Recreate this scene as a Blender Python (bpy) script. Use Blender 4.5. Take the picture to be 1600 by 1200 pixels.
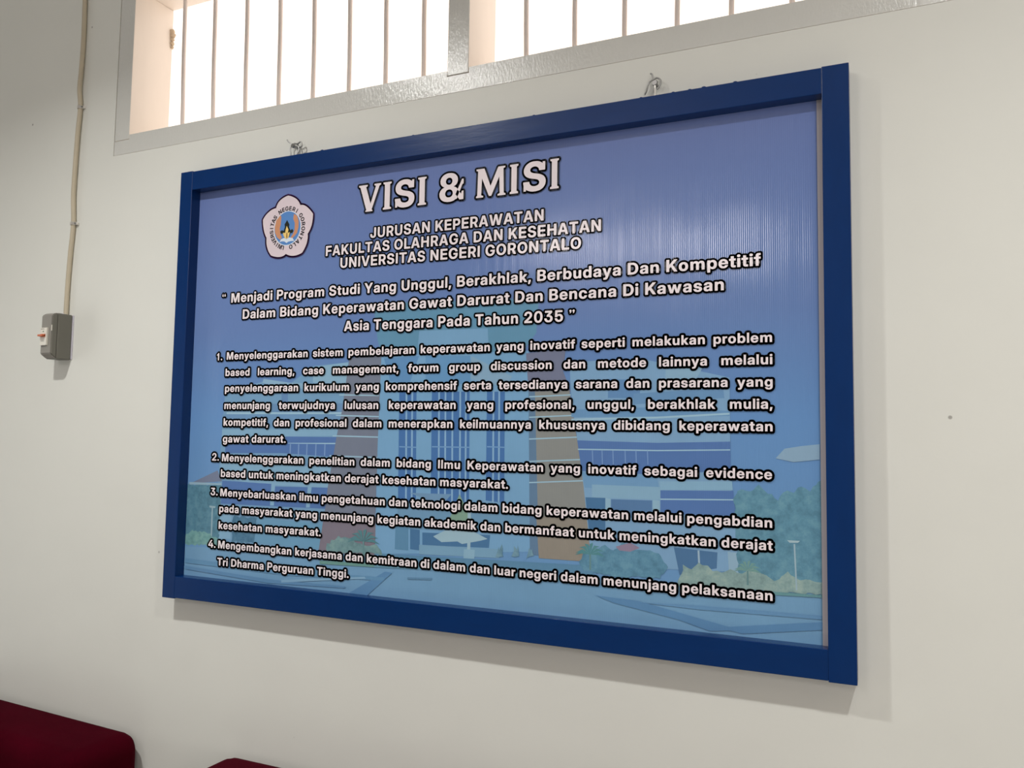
import bpy, bmesh, math, random
from mathutils import Vector, Matrix
from mathutils.geometry import tessellate_polygon

for o in list(bpy.data.objects):
    bpy.data.objects.remove(o)
SC = bpy.context.scene
COL = SC.collection
random.seed(7)

# ------------------------------------------------------------------ camera
# metres; x along the back wall, wall face at y = 0, room towards -y, z up from the floor
cam_d = bpy.data.cameras.new('camera')
cam_d.sensor_fit = 'HORIZONTAL'
cam_d.sensor_width = 36.0
cam_d.lens = 1266.0 / 1600.0 * 36.0
cam_d.clip_start = 0.01
cam = bpy.data.objects.new('camera', cam_d)
COL.objects.link(cam)
R = Vector((0.91036965, 0.41350777, 0.01544125))
U = Vector((0.01520232, -0.07071337, 0.99738082))
B = R.cross(U).normalized()
U = B.cross(R).normalized()
cam.matrix_world = Matrix(((R.x, U.x, B.x, 1.53946821), (R.y, U.y, B.y, -1.45853132), (R.z, U.z, B.z, 1.57658868), (0, 0, 0, 1)))
SC.camera = cam

# ------------------------------------------------------------------ view, world, lights
SC.view_settings.view_transform = 'Standard'
SC.view_settings.look = 'None'
SC.view_settings.gamma = 1.0
SC.view_settings.use_curve_mapping = False
SC.view_settings.exposure = 0.15

world = bpy.data.worlds.new('overcast_sky')
SC.world = world
world.use_nodes = True
bg = world.node_tree.nodes['Background']
bg.inputs['Color'].default_value = (1.0, 0.86, 0.76, 1)
bg.inputs['Strength'].default_value = 1.5

def area_light(name, loc, rot, sx, sy, power, color, spread=math.pi):
    l = bpy.data.lights.new(name, 'AREA')
    l.shape = 'RECTANGLE' if sy else 'DISK'
    l.size = sx
    if sy:
        l.size_y = sy
    l.energy = power
    l.color = color
    l.spread = spread
    o = bpy.data.objects.new(name, l)
    o.location = loc
    o.rotation_euler = rot
    COL.objects.link(o)
    return o

# two lamps hung from the ceiling, a little over a metre out from the wall
for lx, ly, lz, lp in ((0.05, -1.20, 3.00, 18.0), (2.00, -1.20, 3.00, 12.5)):
    area_light('ceiling_lamp', (lx, ly, lz), (0, 0, 0), 0.10, 0, lp, (1.0, 0.99, 0.96), math.radians(140))
# daylight falling in through the high opening opposite, then two added fill lights
area_light('daylight_transom', (0.2, -3.45, 2.80), (math.radians(90), 0, 0), 0.6, 0.26, 8.0, (1.0, 0.93, 0.93))
area_light('fill_light_right', (3.1, -3.45, 1.80), (math.radians(90), 0, 0), 1.6, 1.8, 14.0, (1.0, 0.99, 0.98))  # added fill in an unseen opening, brightens the back wall evenly
area_light('fill_light_left', (-2.25, -1.1, 1.2), (0, math.radians(-90), 0), 2.0, 0.8, 9.0, (0.98, 1.0, 0.98))  # added fill for the lower left; the left wall has no doorway

# ------------------------------------------------------------------ materials
def lin(c):
    c = c / 255.0
    return c / 12.92 if c <= 0.04045 else ((c + 0.055) / 1.055) ** 2.4

def col(rgb, k=1.0):
    return (min(1, lin(rgb[0]) * k), min(1, lin(rgb[1]) * k), min(1, lin(rgb[2]) * k), 1.0)

def new_mat(name, color, rough=0.5, metal=0.0, spec=0.5):
    m = bpy.data.materials.new(name)
    m.use_nodes = True
    p = m.node_tree.nodes['Principled BSDF']
    p.inputs['Base Color'].default_value = color
    p.inputs['Roughness'].default_value = rough
    p.inputs['Metallic'].default_value = metal
    p.inputs['Specular IOR Level'].default_value = spec
    return m

def node(m, typ, **kw):
    n = m.node_tree.nodes.new(typ)
    for k, v in kw.items():
        setattr(n, k, v)
    return n

def link(m, a, b):
    m.node_tree.links.new(a, b)

def coords(m, scale=(1, 1, 1)):
    tc = node(m, 'ShaderNodeTexCoord')
    mp = node(m, 'ShaderNodeMapping')
    mp.inputs['Scale'].default_value = scale
    link(m, tc.outputs['Object'], mp.inputs['Vector'])
    return mp.outputs['Vector']

def noise(m, vec, scale, detail=4.0, rough=0.55):
    n = node(m, 'ShaderNodeTexNoise')
    n.inputs['Scale'].default_value = scale
    n.inputs['Detail'].default_value = detail
    n.inputs['Roughness'].default_value = rough
    link(m, vec, n.inputs['Vector'])
    return n.outputs['Fac']

def ramp(m, fac, stops):
    r = node(m, 'ShaderNodeValToRGB')
    e = r.color_ramp.elements
    while len(e) < len(stops):
        e.new(0.5)
    for i, (p, c) in enumerate(stops):
        e[i].position = p
        e[i].color = c
    link(m, fac, r.inputs['Fac'])
    return r.outputs['Color']

def mix(m, fac, a, b, blend='MIX'):
    n = node(m, 'ShaderNodeMix', data_type='RGBA', blend_type=blend)
    if isinstance(fac, float):
        n.inputs[0].default_value = fac
    else:
        link(m, fac, n.inputs[0])
    for s, v in ((n.inputs[6], a), (n.inputs[7], b)):
        if isinstance(v, tuple):
            s.default_value = v
        else:
            link(m, v, s)
    return n.outputs[2]

def bump(m, height, strength, dist, prev=None):
    b = node(m, 'ShaderNodeBump')
    b.inputs['Strength'].default_value = strength
    b.inputs['Distance'].default_value = dist
    link(m, height, b.inputs['Height'])
    if prev is not None:
        link(m, prev, b.inputs['Normal'])
    return b.outputs['Normal']

def bsdf(m):
    return m.node_tree.nodes['Principled BSDF']

def plaster(name, color, dirt):
    m = new_mat(name, color, 0.55, 0, 0.25)
    v = coords(m)
    big = noise(m, v, 3.0, 5)
    c = mix(m, big, tuple(x * 0.965 for x in color[:3]) + (1,), tuple(min(1, x * 1.03) for x in color[:3]) + (1,))
    if dirt:
        vo = node(m, 'ShaderNodeTexVoronoi', feature='F1')
        vo.inputs['Scale'].default_value = 9.0
        link(m, v, vo.inputs['Vector'])
        sp = ramp(m, vo.outputs['Distance'], [(0.0, (1, 1, 1, 1)), (0.022, (0.9, 0.9, 0.9, 1)), (0.032, (0, 0, 0, 1))])
        ms = ramp(m, noise(m, v, 1.7, 2), [(0.47, (0, 0, 0, 1)), (0.54, (0.7, 0.7, 0.7, 1))])
        f = node(m, 'ShaderNodeMath', operation='MULTIPLY')
        link(m, sp, f.inputs[0])
        link(m, ms, f.inputs[1])
        c = mix(m, f.outputs[0], c, (0.22, 0.20, 0.18, 1))
    link(m, c, bsdf(m).inputs['Base Color'])
    n1 = bump(m, noise(m, v, 4.0, 2), 0.4, 0.010)
    n2 = bump(m, noise(m, coords(m, (1.0, 1.0, 0.6)), 22.0, 5, 0.55), 0.3, 0.0014, n1)
    # sparse trowel ridges
    rg = ramp(m, noise(m, coords(m, (1.6, 1, 0.9)), 7.0, 2), [(0.485, (0, 0, 0, 1)), (0.5, (1, 1, 1, 1)), (0.515, (0, 0, 0, 1))])
    mk = ramp(m, noise(m, v, 2.3, 1), [(0.52, (0, 0, 0, 1)), (0.62, (1, 1, 1, 1))])
    rr = node(m, 'ShaderNodeMath', operation='MULTIPLY')
    link(m, rg, rr.inputs[0])
    link(m, mk, rr.inputs[1])
    n3 = bump(m, rr.outputs[0], 0.10, 0.0005, n2)
    link(m, n3, bsdf(m).inputs['Normal'])
    return m

def gloss_paint(name, color, rough, brush=(60, 60, 8), amt=0.0006, var=0.06, spec=0.5):
    m = new_mat(name, color, rough, 0, spec)
    v = coords(m, brush)
    n = noise(m, v, 1.0, 5)
    c = mix(m, n, tuple(x * (1 - var) for x in color[:3]) + (1,), tuple(min(1, x * (1 + var)) for x in color[:3]) + (1,))
    link(m, c, bsdf(m).inputs['Base Color'])
    link(m, bump(m, n, 0.6, amt), bsdf(m).inputs['Normal'])
    return m

def velvet(name, color):
    m = new_mat(name, color, 0.9, 0, 0.03)
    p = bsdf(m)
    p.inputs['Sheen Weight'].default_value = 0.04
    p.inputs['Sheen Roughness'].default_value = 0.4
    p.inputs['Sheen Tint'].default_value = (0.75, 0.10, 0.22, 1)
    v = coords(m)
    c = mix(m, noise(m, v, 6.0, 5, 0.65), tuple(x * 0.55 for x in color[:3]) + (1,), tuple(x * 1.35 for x in color[:3]) + (1,))
    link(m, c, p.inputs['Base Color'])
    link(m, bump(m, noise(m, v, 320.0, 3), 0.5, 0.001), p.inputs['Normal'])
    return m

K = 1.2          # printed colours as seen in the photo, turned into reflectance
def corrugation(m):
    # fine upright flutes of the fluted plastic sheet the picture is printed on
    tc = node(m, 'ShaderNodeTexCoord')
    sx = node(m, 'ShaderNodeSeparateXYZ')
    link(m, tc.outputs['Object'], sx.inputs[0])
    a = node(m, 'ShaderNodeMath', operation='MULTIPLY')
    a.inputs[1].default_value = 2 * math.pi / 0.0036
    link(m, sx.outputs['X'], a.inputs[0])
    s = node(m, 'ShaderNodeMath', operation='SINE')
    link(m, a.outputs[0], s.inputs[0])
    amp = noise(m, coords(m, (90, 1, 1.2)), 1.0, 2)
    h = node(m, 'ShaderNodeMath', operation='MULTIPLY')
    link(m, s.outputs[0], h.inputs[0])
    link(m, amp, h.inputs[1])
    n1 = bump(m, h.outputs[0], 1.0, 0.00010)
    n2 = bump(m, noise(m, coords(m, (1, 1, 1)), 7.0, 1), 1.0, 0.0014, n1)
    link(m, n2, bsdf(m).inputs['Normal'])

PRINTS = {}
def print_mat(rgb, kind=None):
    key = (tuple(rgb), kind)
    if key in PRINTS:
        return PRINTS[key]
    c = col(rgb, K)
    m = new_mat('print_%d_%d_%d%s' % (rgb[0], rgb[1], rgb[2], '_foliage' if kind else ''), c, 0.15, 0, 0.5)
    v = coords(m)
    if kind == 'leaf':
        t = noise(m, v, 55.0, 6, 0.7)
        cc = ramp(m, t, [(0.36, tuple(x * 0.8 for x in c[:3]) + (1,)), (0.5, c), (0.64, (c[0] * 1.3, c[1] * 1.18, c[2] * 1.1, 1))])
    else:
        t = noise(m, v, 14.0, 3)
        cc = mix(m, t, tuple(x * 0.93 for x in c[:3]) + (1,), tuple(x * 1.07 for x in c[:3]) + (1,))
    link(m, cc, bsdf(m).inputs['Base Color'])
    corrugation(m)
    PRINTS[key] = m
    return m

def print_sky():
    m = new_mat('print_sky', (1, 1, 1, 1), 0.15, 0, 0.5)
    tc = node(m, 'ShaderNodeTexCoord')
    sx = node(m, 'ShaderNodeSeparateXYZ')
    link(m, tc.outputs['Object'], sx.inputs[0])
    mr = node(m, 'ShaderNodeMapRange')
    mr.inputs['From Min'].default_value = 0.05
    mr.inputs['From Max'].default_value = 0.97
    link(m, sx.outputs['Z'], mr.inputs['Value'])
    cc = ramp(m, mr.outputs[0], [(0.0, col((104, 148, 188), K)), (0.4, col((98, 140, 190), K)), (0.62, col((98, 124, 174), K)), (1.0, col((103, 119, 170), K))])
    t = noise(m, coords(m, (1, 1, 1)), 3.0, 3)
    cc = mix(m, t, cc, mix(m, 0.12, cc, col((120, 150, 200), K)))
    link(m, cc, bsdf(m).inputs['Base Color'])
    corrugation(m)
    return m

M = {}
M['wall'] = plaster('white_plaster', (0.80, 0.805, 0.75, 1), True)
M['ceiling'] = plaster('ceiling_paint', (0.82, 0.81, 0.78, 1), False)
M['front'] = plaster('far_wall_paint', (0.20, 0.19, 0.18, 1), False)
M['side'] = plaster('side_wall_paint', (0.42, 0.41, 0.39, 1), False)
M['floor'] = gloss_paint('floor_tile', (0.68, 0.66, 0.62, 1), 0.3, (3, 3, 3), 0.0002)
M['timber_white'] = gloss_paint('white_gloss_on_timber', (0.70, 0.70, 0.66, 1), 0.15, (210, 210, 90), 0.0012, 0.02, 0.5)
M['timber_cream'] = gloss_paint('cream_gloss_on_timber', (0.84, 0.77, 0.69, 1), 0.35, (50, 50, 12), 0.0006, 0.03)
M['bar'] = gloss_paint('bar_paint', (0.78, 0.71, 0.67, 1), 0.4, (90, 90, 30), 0.0006)
M['blue'] = gloss_paint('blue_gloss_paint', (0.0002, 0.028, 0.135, 1), 0.26, (14, 60, 60), 0.0004, 0.12, 0.38)
M['blue_v'] = gloss_paint('blue_gloss_paint_upright', (0.0002, 0.028, 0.135, 1), 0.26, (60, 60, 14), 0.0004, 0.12, 0.38)
M['ink_white'] = print_mat((228, 218, 221))
M['ink_black'] = print_mat((12, 11, 14))
M['ink_slate'] = print_mat((38, 40, 48))
M['sheet_edge'] = new_mat('bare_plastic', (0.60, 0.56, 0.58, 1), 0.4)
M['sky'] = print_sky()
M['steel'] = new_mat('wire_steel', (0.42, 0.42, 0.41, 1), 0.35, 0.9)
M['bright_steel'] = new_mat('zinc_wire', (0.8, 0.78, 0.72, 1), 0.3, 0.6)
M['box_grey'] = gloss_paint('grey_moulded_plastic', (0.155, 0.15, 0.125, 1), 0.45, (20, 20, 20), 0.0002, 0.06)
M['box_front'] = gloss_paint('grey_plastic_front', (0.27, 0.255, 0.225, 1), 0.45, (20, 20, 20), 0.0002, 0.06)
M['plate'] = new_mat('pale_plastic', (0.62, 0.60, 0.66, 1), 0.4)
M['breaker'] = new_mat('white_breaker_plastic', (0.80, 0.77, 0.68, 1), 0.35)
M['toggle'] = new_mat('orange_toggle', (0.62, 0.14, 0.05, 1), 0.35)
M['dark'] = new_mat('dark_mark', (0.03, 0.04, 0.03, 1), 0.6)
M['green'] = new_mat('green_mark', (0.05, 0.16, 0.07, 1), 0.6)
M['cable'] = gloss_paint('cream_cable_sheath', (0.57, 0.50, 0.37, 1), 0.45, (30, 30, 30), 0.0003, 0.05)
M['clip'] = new_mat('white_clip', (0.78, 0.75, 0.70, 1), 0.4)
M['velvet'] = velvet('maroon_velvet', (0.048, 0.0004, 0.005, 1))
M['leg'] = new_mat('dark_wood', (0.03, 0.018, 0.012, 1), 0.4)
M['nest'] = new_mat('dry_mud', (0.62, 0.50, 0.36, 1), 0.9)

# ------------------------------------------------------------------ helpers
ORG = {}
def obj(name, bm, mats, parent=None, smooth=False, origin=(0, 0, 0), recalc=True):
    """links the bmesh (world coordinates) as one mesh object whose local frame sits at origin"""
    org = tuple(ORG[parent.name]) if parent is not None else tuple(origin)
    bmesh.ops.translate(bm, verts=bm.verts, vec=-Vector(org))
    if recalc:
        bmesh.ops.recalc_face_normals(bm, faces=bm.faces)
    me = bpy.data.meshes.new(name)
    bm.to_mesh(me)
    bm.free()
    for m in (mats if isinstance(mats, (list, tuple)) else [mats]):
        me.materials.append(m)
    if smooth:
        for p in me.polygons:
            p.use_smooth = True
    o = bpy.data.objects.new(name, me)
    COL.objects.link(o)
    if parent is not None:
        o.parent = parent
    else:
        o.location = org
    ORG[o.name] = org
    return o

def thing(name, label, cat, loc, group=None):
    o = bpy.data.objects.new(name, None)
    o.empty_display_size = 0.05
    o.location = loc
    ORG[o.name] = tuple(loc)
    o['label'] = label
    o['category'] = cat
    if group:
        o['group'] = group
    COL.objects.link(o)
    return o

def tag(o, label, cat, group=None):
    o['label'] = label
    o['category'] = cat
    if group:
        o['group'] = group
    return o

def struct(name, bm, mats, origin=(0, 0, 0)):
    o = obj(name, bm, mats, origin=origin)
    o['kind'] = 'structure'
    return o

def box(bm, x0, x1, y0, y1, z0, z1, bev=0.0, mi=0, seg=2):
    vs = [bm.verts.new(p) for p in ((x0, y0, z0), (x1, y0, z0), (x1, y1, z0), (x0, y1, z0), (x0, y0, z1), (x1, y0, z1), (x1, y1, z1), (x0, y1, z1))]
    fs = [bm.faces.new([vs[i] for i in f]) for f in ((3, 2, 1, 0), (4, 5, 6, 7), (0, 1, 5, 4), (1, 2, 6, 5), (2, 3, 7, 6), (3, 0, 4, 7))]
    for f in fs:
        f.material_index = mi
    if bev:
        es = list({e for f in fs for e in f.edges})
        bmesh.ops.bevel(bm, geom=es, offset=bev, segments=seg, affect='EDGES', profile=0.5)
    return vs

def tube(bm, pts, r, seg=10, cap=True, mi=0):
    pts = [Vector(p) for p in pts]
    rad = r if isinstance(r, (list, tuple)) else [r] * len(pts)
    rings = []
    ref = None
    for i, p in enumerate(pts):
        t = (pts[min(i + 1, len(pts) - 1)] - pts[max(i - 1, 0)]).normalized()
        if ref is None:
            ref = Vector((0, 0, 1)) if abs(t.z) < 0.9 else Vector((1, 0, 0))
        a = (ref - t * ref.dot(t)).normalized()
        ref = a
        b = t.cross(a)
        rings.append([bm.verts.new(p + (a * math.cos(k * 2 * math.pi / seg) + b * math.sin(k * 2 * math.pi / seg)) * rad[i]) for k in range(seg)])
    for r0, r1 in zip(rings, rings[1:]):
        for k in range(seg):
            bm.faces.new((r0[k], r0[(k + 1) % seg], r1[(k + 1) % seg], r1[k])).material_index = mi
    if cap:
        bm.faces.new(rings[0][::-1]).material_index = mi
        bm.faces.new(rings[-1]).material_index = mi

def spline(pts, n=6):
    """Catmull-Rom through the points"""
    P = [Vector(p) for p in pts]
    P = [P[0] * 2 - P[1]] + P + [P[-1] * 2 - P[-2]]
    out = []
    for i in range(1, len(P) - 2):
        for k in range(n):
            t = k / n
            a, b, c, d = P[i - 1:i + 3]
            out.append(0.5 * ((2 * b) + (c - a) * t + (2 * a - 5 * b + 4 * c - d) * t * t + (3 * b - a - 3 * c + d) * t ** 3))
    out.append(P[-2])
    return out

# flat print: polygons in the plane of the sheet, facing the room (-y)
def inside(p, l):
    r = False
    for i in range(len(l)):
        a, b = l[i - 1], l[i]
        if (a[1] > p[1]) != (b[1] > p[1]) and p[0] < (b[0] - a[0]) * (p[1] - a[1]) / (b[1] - a[1]) + a[0]:
            r = not r
    return r

def poly(bm, loops, y, mi=0):
    outer = [l for l in loops if not any(k is not l and inside(l[0], k) for k in loops)]
    for o in outer:
        pl = [[Vector((p[0], p[1], 0)) for p in l] for l in [o] + [l for l in loops if l is not o and l not in outer and inside(l[0], o)]]
        flat = [p for l in pl for p in l]
        vs = [bm.verts.new((p.x, y, p.y)) for p in flat]
        for t in tessellate_polygon(pl):
            a, b, c = (flat[i] for i in t)
            cr = (b - a).cross(c - a).z
            if abs(cr) < 1e-12:
                continue
            tri = t if cr > 0 else t[::-1]
            try:
                bm.faces.new([vs[i] for i in tri]).material_index = mi
            except ValueError:
                pass

def stroke(bm, loops, w, y, mi):
    """round-cornered border of half-width w around closed outlines"""
    for l in loops:
        n = len(l)
        for i in range(n):
            a, b = Vector(l[i]), Vector(l[(i + 1) % n])
            d = b - a
            if d.length > 1e-7:
                q = Vector((-d.y, d.x)).normalized() * w
                f = [a - q, b - q, b + q, a + q]
                bm.faces.new([bm.verts.new((p.x, y, p.y)) for p in f]).material_index = mi
            bm.faces.new([bm.verts.new((a.x + w * math.cos(k * math.pi / 4 + .4), y, a.y + w * math.sin(k * math.pi / 4 + .4))) for k in range(8)]).material_index = mi


# ------------------------------------------------------------------ room shell
XL, XR, YF, H = -2.3, 4.2, -3.4, 3.40
WX0, WX1, WZ0, WZ1 = -0.2872, 1.757, 2.3085, 2.805     # opening of the high window, its timber included
WD = 0.125
bm = bmesh.new()
for x0, x1, z0, z1 in ((XL, WX0, 0, H), (WX1, XR, 0, H), (WX0, WX1, 0, WZ0), (WX0, WX1, WZ1, H)):
    box(bm, x0, x1, 0.0, 0.13, z0, z1)
bmesh.ops.remove_doubles(bm, verts=bm.verts, dist=1e-5)
struct('wall_back', bm, M['wall'])
bm = bmesh.new(); box(bm, XL - 0.13, XL, YF - 0.13, 0.13, 0, H); struct('wall_left', bm, M['side'])
bm = bmesh.new(); box(bm, XR, XR + 0.13, YF - 0.13, 0.13, 0, H); struct('wall_right', bm, M['side'])
FO = [(-0.15, 0.55, 2.65, 2.95), (2.3, 3.9, 0.9, 2.7)]  # high transom, then an added unseen opening for the right-hand fill
bm = bmesh.new()
xs = [XL] + [v for f in FO for v in f[:2]] + [XR]
for i in range(0, len(xs), 2):
    box(bm, xs[i], xs[i + 1], YF - 0.13, YF, 0, H)
for x0, x1, z0, z1 in FO:
    if z0 > 0:
        box(bm, x0, x1, YF - 0.13, YF, 0, z0)
    box(bm, x0, x1, YF - 0.13, YF, z1, H)
struct('wall_front', bm, M['front'])
bm = bmesh.new(); box(bm, XL - 0.13, XR + 0.13, YF - 0.13, 0.13, -0.12, 0); struct('floor', bm, M['floor'])
bm = bmesh.new(); box(bm, XL - 0.13, XR + 0.13, YF - 0.13, 0.13, H, H + 0.12); struct('ceiling', bm, M['ceiling'])

# high window over the board: white timber frame, cream inner faces, upright iron bars, no glass
win = thing('window_1', 'high barred window with white timber frame above the blue board', 'window', ((WX0 + WX1) / 2, 0, WZ0))
win['kind'] = 'structure'
def timber(name, x0, x1, z0, z1, lip=0.0):
    bm = bmesh.new()
    box(bm, x0, x1, -0.0015 - lip, WD, z0, z1, 0.0012)
    for f in bm.faces:
        f.material_index = 0 if f.calc_center_median().y < 0.0 or f.normal.y < -0.6 else 1
    return obj(name, bm, [M['timber_white'], M['timber_cream']], win)
FL = -0.0013                                              # faces flush with the plaster, open joints round them
timber('jamb', -0.2845, -0.2325, 2.3475, 2.7555, FL)
timber('jamb', 1.7090, 1.7560, 2.3475, 2.7555, FL)
timber('head', -0.2845, 1.7560, 2.7560, WZ1, FL)
timber('mullion', 0.7135, 0.7640, 2.3475, 2.7555, 0.0002)
# sill, notched for the feet of jambs and mullion
bm = bmesh.new()
ZS, ZN = 2.3585, 2.3462
out = [(-0.2845, WZ0 + 0.0006), (1.7560, WZ0 + 0.0006), (1.7560, ZN), (1.7085, ZN), (1.7085, ZS), (0.7650, ZS), (0.7650, ZN), (0.7125, ZN), (0.7125, ZS), (-0.2315, ZS), (-0.2315, ZN), (-0.2845, ZN)]
fr = [bm.verts.new((x, -0.0002, z)) for x, z in out]
bk = [bm.verts.new((x, WD, z)) for x, z in out]
bm.faces.new(fr); bm.faces.new(bk[::-1])
for k in range(len(out)):
    f = bm.faces.new((fr[k], bk[k], bk[(k + 1) % len(out)], fr[(k + 1) % len(out)]))
    f.material_index = 1
obj('sill', bm, [M['timber_white'], M['timber_cream']], win)
for i, x in enumerate((-0.110, -0.005, 0.102, 0.208, 0.312, 0.416, 0.517, 0.618, 0.869, 0.978, 1.084, 1.190, 1.293, 1.402, 1.507, 1.611)):
    bm = bmesh.new()
    lean = -0.011 + 0.0011 * i
    z0 = 2.3585
    pts = [(x + lean * t + 0.0006 * math.sin(9 * t + i), 0.060, z0 - 0.004 + (2.760 - z0) * t) for t in [k / 8 for k in range(9)]]
    tube(bm, pts, 0.0053, 10)
    obj('bar', bm, M['bar'], win, smooth=True)
# a crust of dried mud on the back edge of the left jamb and under the head
bm = bmesh.new()
for (x, y, z, r) in ((-0.231, 0.121, 2.694, 0.007), (-0.229, 0.122, 2.684, 0.008), (-0.230, 0.122, 2.672, 0.006), (-0.2305, 0.122, 2.660, 0.006), (-0.231, 0.122, 2.650, 0.005)):
    bmesh.ops.create_icosphere(bm, subdivisions=2, radius=r, matrix=Matrix.Translation((x, y, z)))
for v in bm.verts:
    v.co += Vector((random.uniform(-1, 1), random.uniform(-1, 1), random.uniform(-1, 1))) * 0.0012
obj('mud_crust', bm, M['nest'], win)

# ------------------------------------------------------------------ the framed board
FX0, FX1, FZ0, FZ1 = 0.0, 1.5, 1.2, 2.2156
FY0, FY1, YS = -0.039, -0.0006, -0.0125
board = thing('notice_board', 'large blue framed board printed with white vision and mission text hanging on the wall', 'notice board', (0.75, 0, FZ0))
def rail(name, x0, x1, z0, z1, mat):
    bm = bmesh.new()
    box(bm, x0, x1, FY0, FY1, z0, z1, 0.0010)
    return obj(name, bm, mat, board)
rail('frame_stile', FX0, 0.0380, FZ0, FZ1, M['blue_v'])
rail('frame_stile', 1.4572, FX1, FZ0, FZ1, M['blue_v'])
rail('frame_rail', 0.0380, 1.4572, 2.1690, FZ1 - 0.0016, M['blue'])
rail('frame_rail', 0.0380, 1.4572, FZ0 + 0.0020, 1.2510, M['blue'])
# paint lumps along the top edge
for x in (0.42, 0.655, 0.93, 1.145, 1.205, 1.235, 1.26, 1.315):
    bm = bmesh.new()
    bmesh.ops.create_icosphere(bm, subdivisions=1, radius=random.uniform(0.0014, 0.0024), matrix=Matrix.Translation((x, FY0 + 0.002, FZ1 - 0.0014)) @ Matrix.Diagonal((1.8, 1, 0.9, 1)))
    obj('paint_drip', bm, M['blue'], board)

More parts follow.
